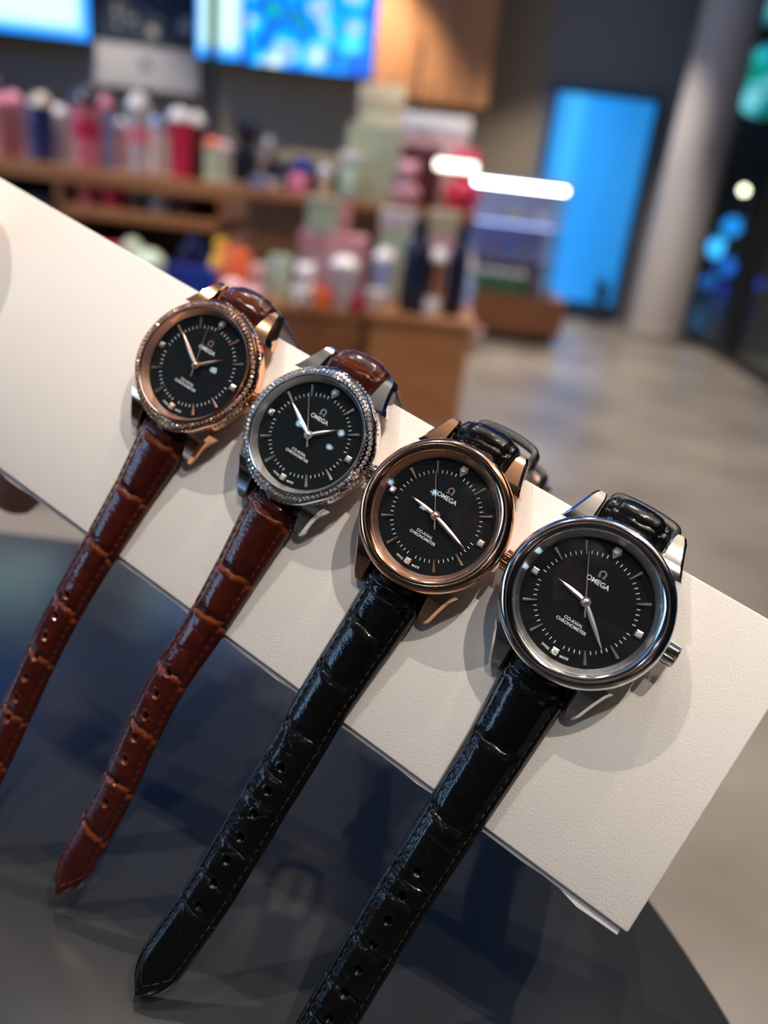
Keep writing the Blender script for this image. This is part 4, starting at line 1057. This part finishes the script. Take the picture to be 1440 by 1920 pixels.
bowl((sx(667, 585, YI + .12), YI + .13, .50), .05, .06, 'crim', 'red bowl at the front edge of the island', GI)
tumbler((sx(712, 560, YI + .2), YI + .22, .53), .05, .27, 'sky', 'white', 'pale blue tumbler with a white lid right of the pink stack', group=GI)
bowl((sx(704, 590, YI + .05), YI + .07, .53), .06, .09, 'white', 'wide white bowl in front of the pale blue tumbler', GI)
bottle((sx(771, 585, YI + .1), YI + .14, .53), .070, .42, 'ink', 'black', 'tall wide navy bottle on the island', GI)
bottle((sx(848, 585, YI + .15), YI + .2, .53), .052, .40, 'ink', 'black', 'tall slim navy bottle at the right of the island', GI)
tumbler((sx(810, 585, YI + .2), YI + .24, .53), .042, .30, 'copper', 'white', 'copper tumbler between the two navy bottles', group=GI)
mug((sx(812, 560, YI + .08), YI + .08, .53), .036, .08, 'white', 'small white mug between the navy bottles', 4., group=GI)
giftbox((sx(748, 400, YI + .4), YI + .48, .53), .17, .10, .44, 'mint', 'white', 'pale mint box with a white lid behind the navy bottles', 0, None, GI)
giftbox((sx(830, 440, YI + .4), YI + .48, .53), .14, .10, .46, 'blush', 'cream', 'blush box with a cream lid at the back of the island', 0, None, GI)

# glass pastry case
YC = 6.2
pc = empty('pastry_case', (0, YC, 0)); tag(pc, 'glass pastry case with cool white light bars beside the island', 'display case')
MB().box(.36, 1.22, .0, .62, .08, .36, .004).build('base_cabinet', WOOD_D, pc)
MB().box(.40, 1.18, .05, .6, .0, .08).build('toe_kick', DARK, pc)
MB().box(.34, 1.10, .58, .61, .36, 1.16).build('back_panel', mat('case_back', (.45, .45, .62), .5), pc)
for x in (.34, 1.08): MB().box(x, x + .015, .0, .60, .36, 1.16).build('side_glass', CASE_GLASS, pc)
MB().box(.34, 1.10, .0, .012, .36, 1.13).build('front_glass', CASE_GLASS, pc)
for z in (.62, .88): MB().box(.36, 1.08, .06, .58, z, z + .014).build('shelf', mat('case_shelf', (.35, .36, .5), .25), pc)
MB().box(.34, 1.10, -.02, .62, 1.16, 1.20).build('top', mat('case_top', (.45, .45, .5), .4), pc)
COOL = mat('cool_tube', (.1, .1, .1), .4, emit=(.85, .9, 1), strength=16)
MB().box(.38, 1.06, -.015, .015, 1.13, 1.158).build('light_bar', COOL, pc)
MB().box(.38, 1.06, .3, .32, .862, .878).build('shelf_light', mat('cool_tube_dim', (.1, .1, .1), .4, emit=(.45, .55, 1), strength=5), pc)
lb = empty('counter_lamp', (.185, 4.985, .96)); tag(lb, 'short warm white light bar on the counter end left of the pastry case', 'lamp')
MB().box(-.12, .12, -.02, .02, .23, .275, .008).build('tube', mat('warm_tube', (.1, .1, .1), .4, emit=(1, .97, .80), strength=5), lb, True)
for x in (-.11, .11): MB().box(x - .006, x + .006, .0, .014, .0, .235).build('stand', DARK, lb)
GP = 'packs and plates in the pastry case'
for k in range(5):
    tumbler((.47 + .095 * k, YC + .08, .375), .042, .17, 'green', 'white', 'green cup with a white lid, %s in the pastry case row' % ['first', 'second', 'third', 'fourth', 'fifth'][k], group=GP)
for k, (x, z, c) in enumerate(((.46, .634, 'white'), (.62, .634, 'blush'), (.86, .634, 'white'), (.50, .894, 'grey'), (.74, .894, 'cream'), (.95, .894, 'white'))):
    bowl((x, YC + .25, z), .06, .07, c, ['white bowl at the left of the middle case shelf', 'blush bowl in the middle of the middle case shelf', 'white bowl at the right of the middle case shelf', 'grey bowl at the left of the upper case shelf', 'cream bowl in the middle of the upper case shelf', 'white bowl at the right of the upper case shelf'][k], GP)
bottle((.42, YC - .10, .36 - .36), .06, .62, 'sky', 'white', 'pale lavender bottle standing on the floor before the case', None)
bowl((.47, 5.72, .0), .10, .16, 'blush', 'pale pink basket bowl on the floor beyond the island', None)
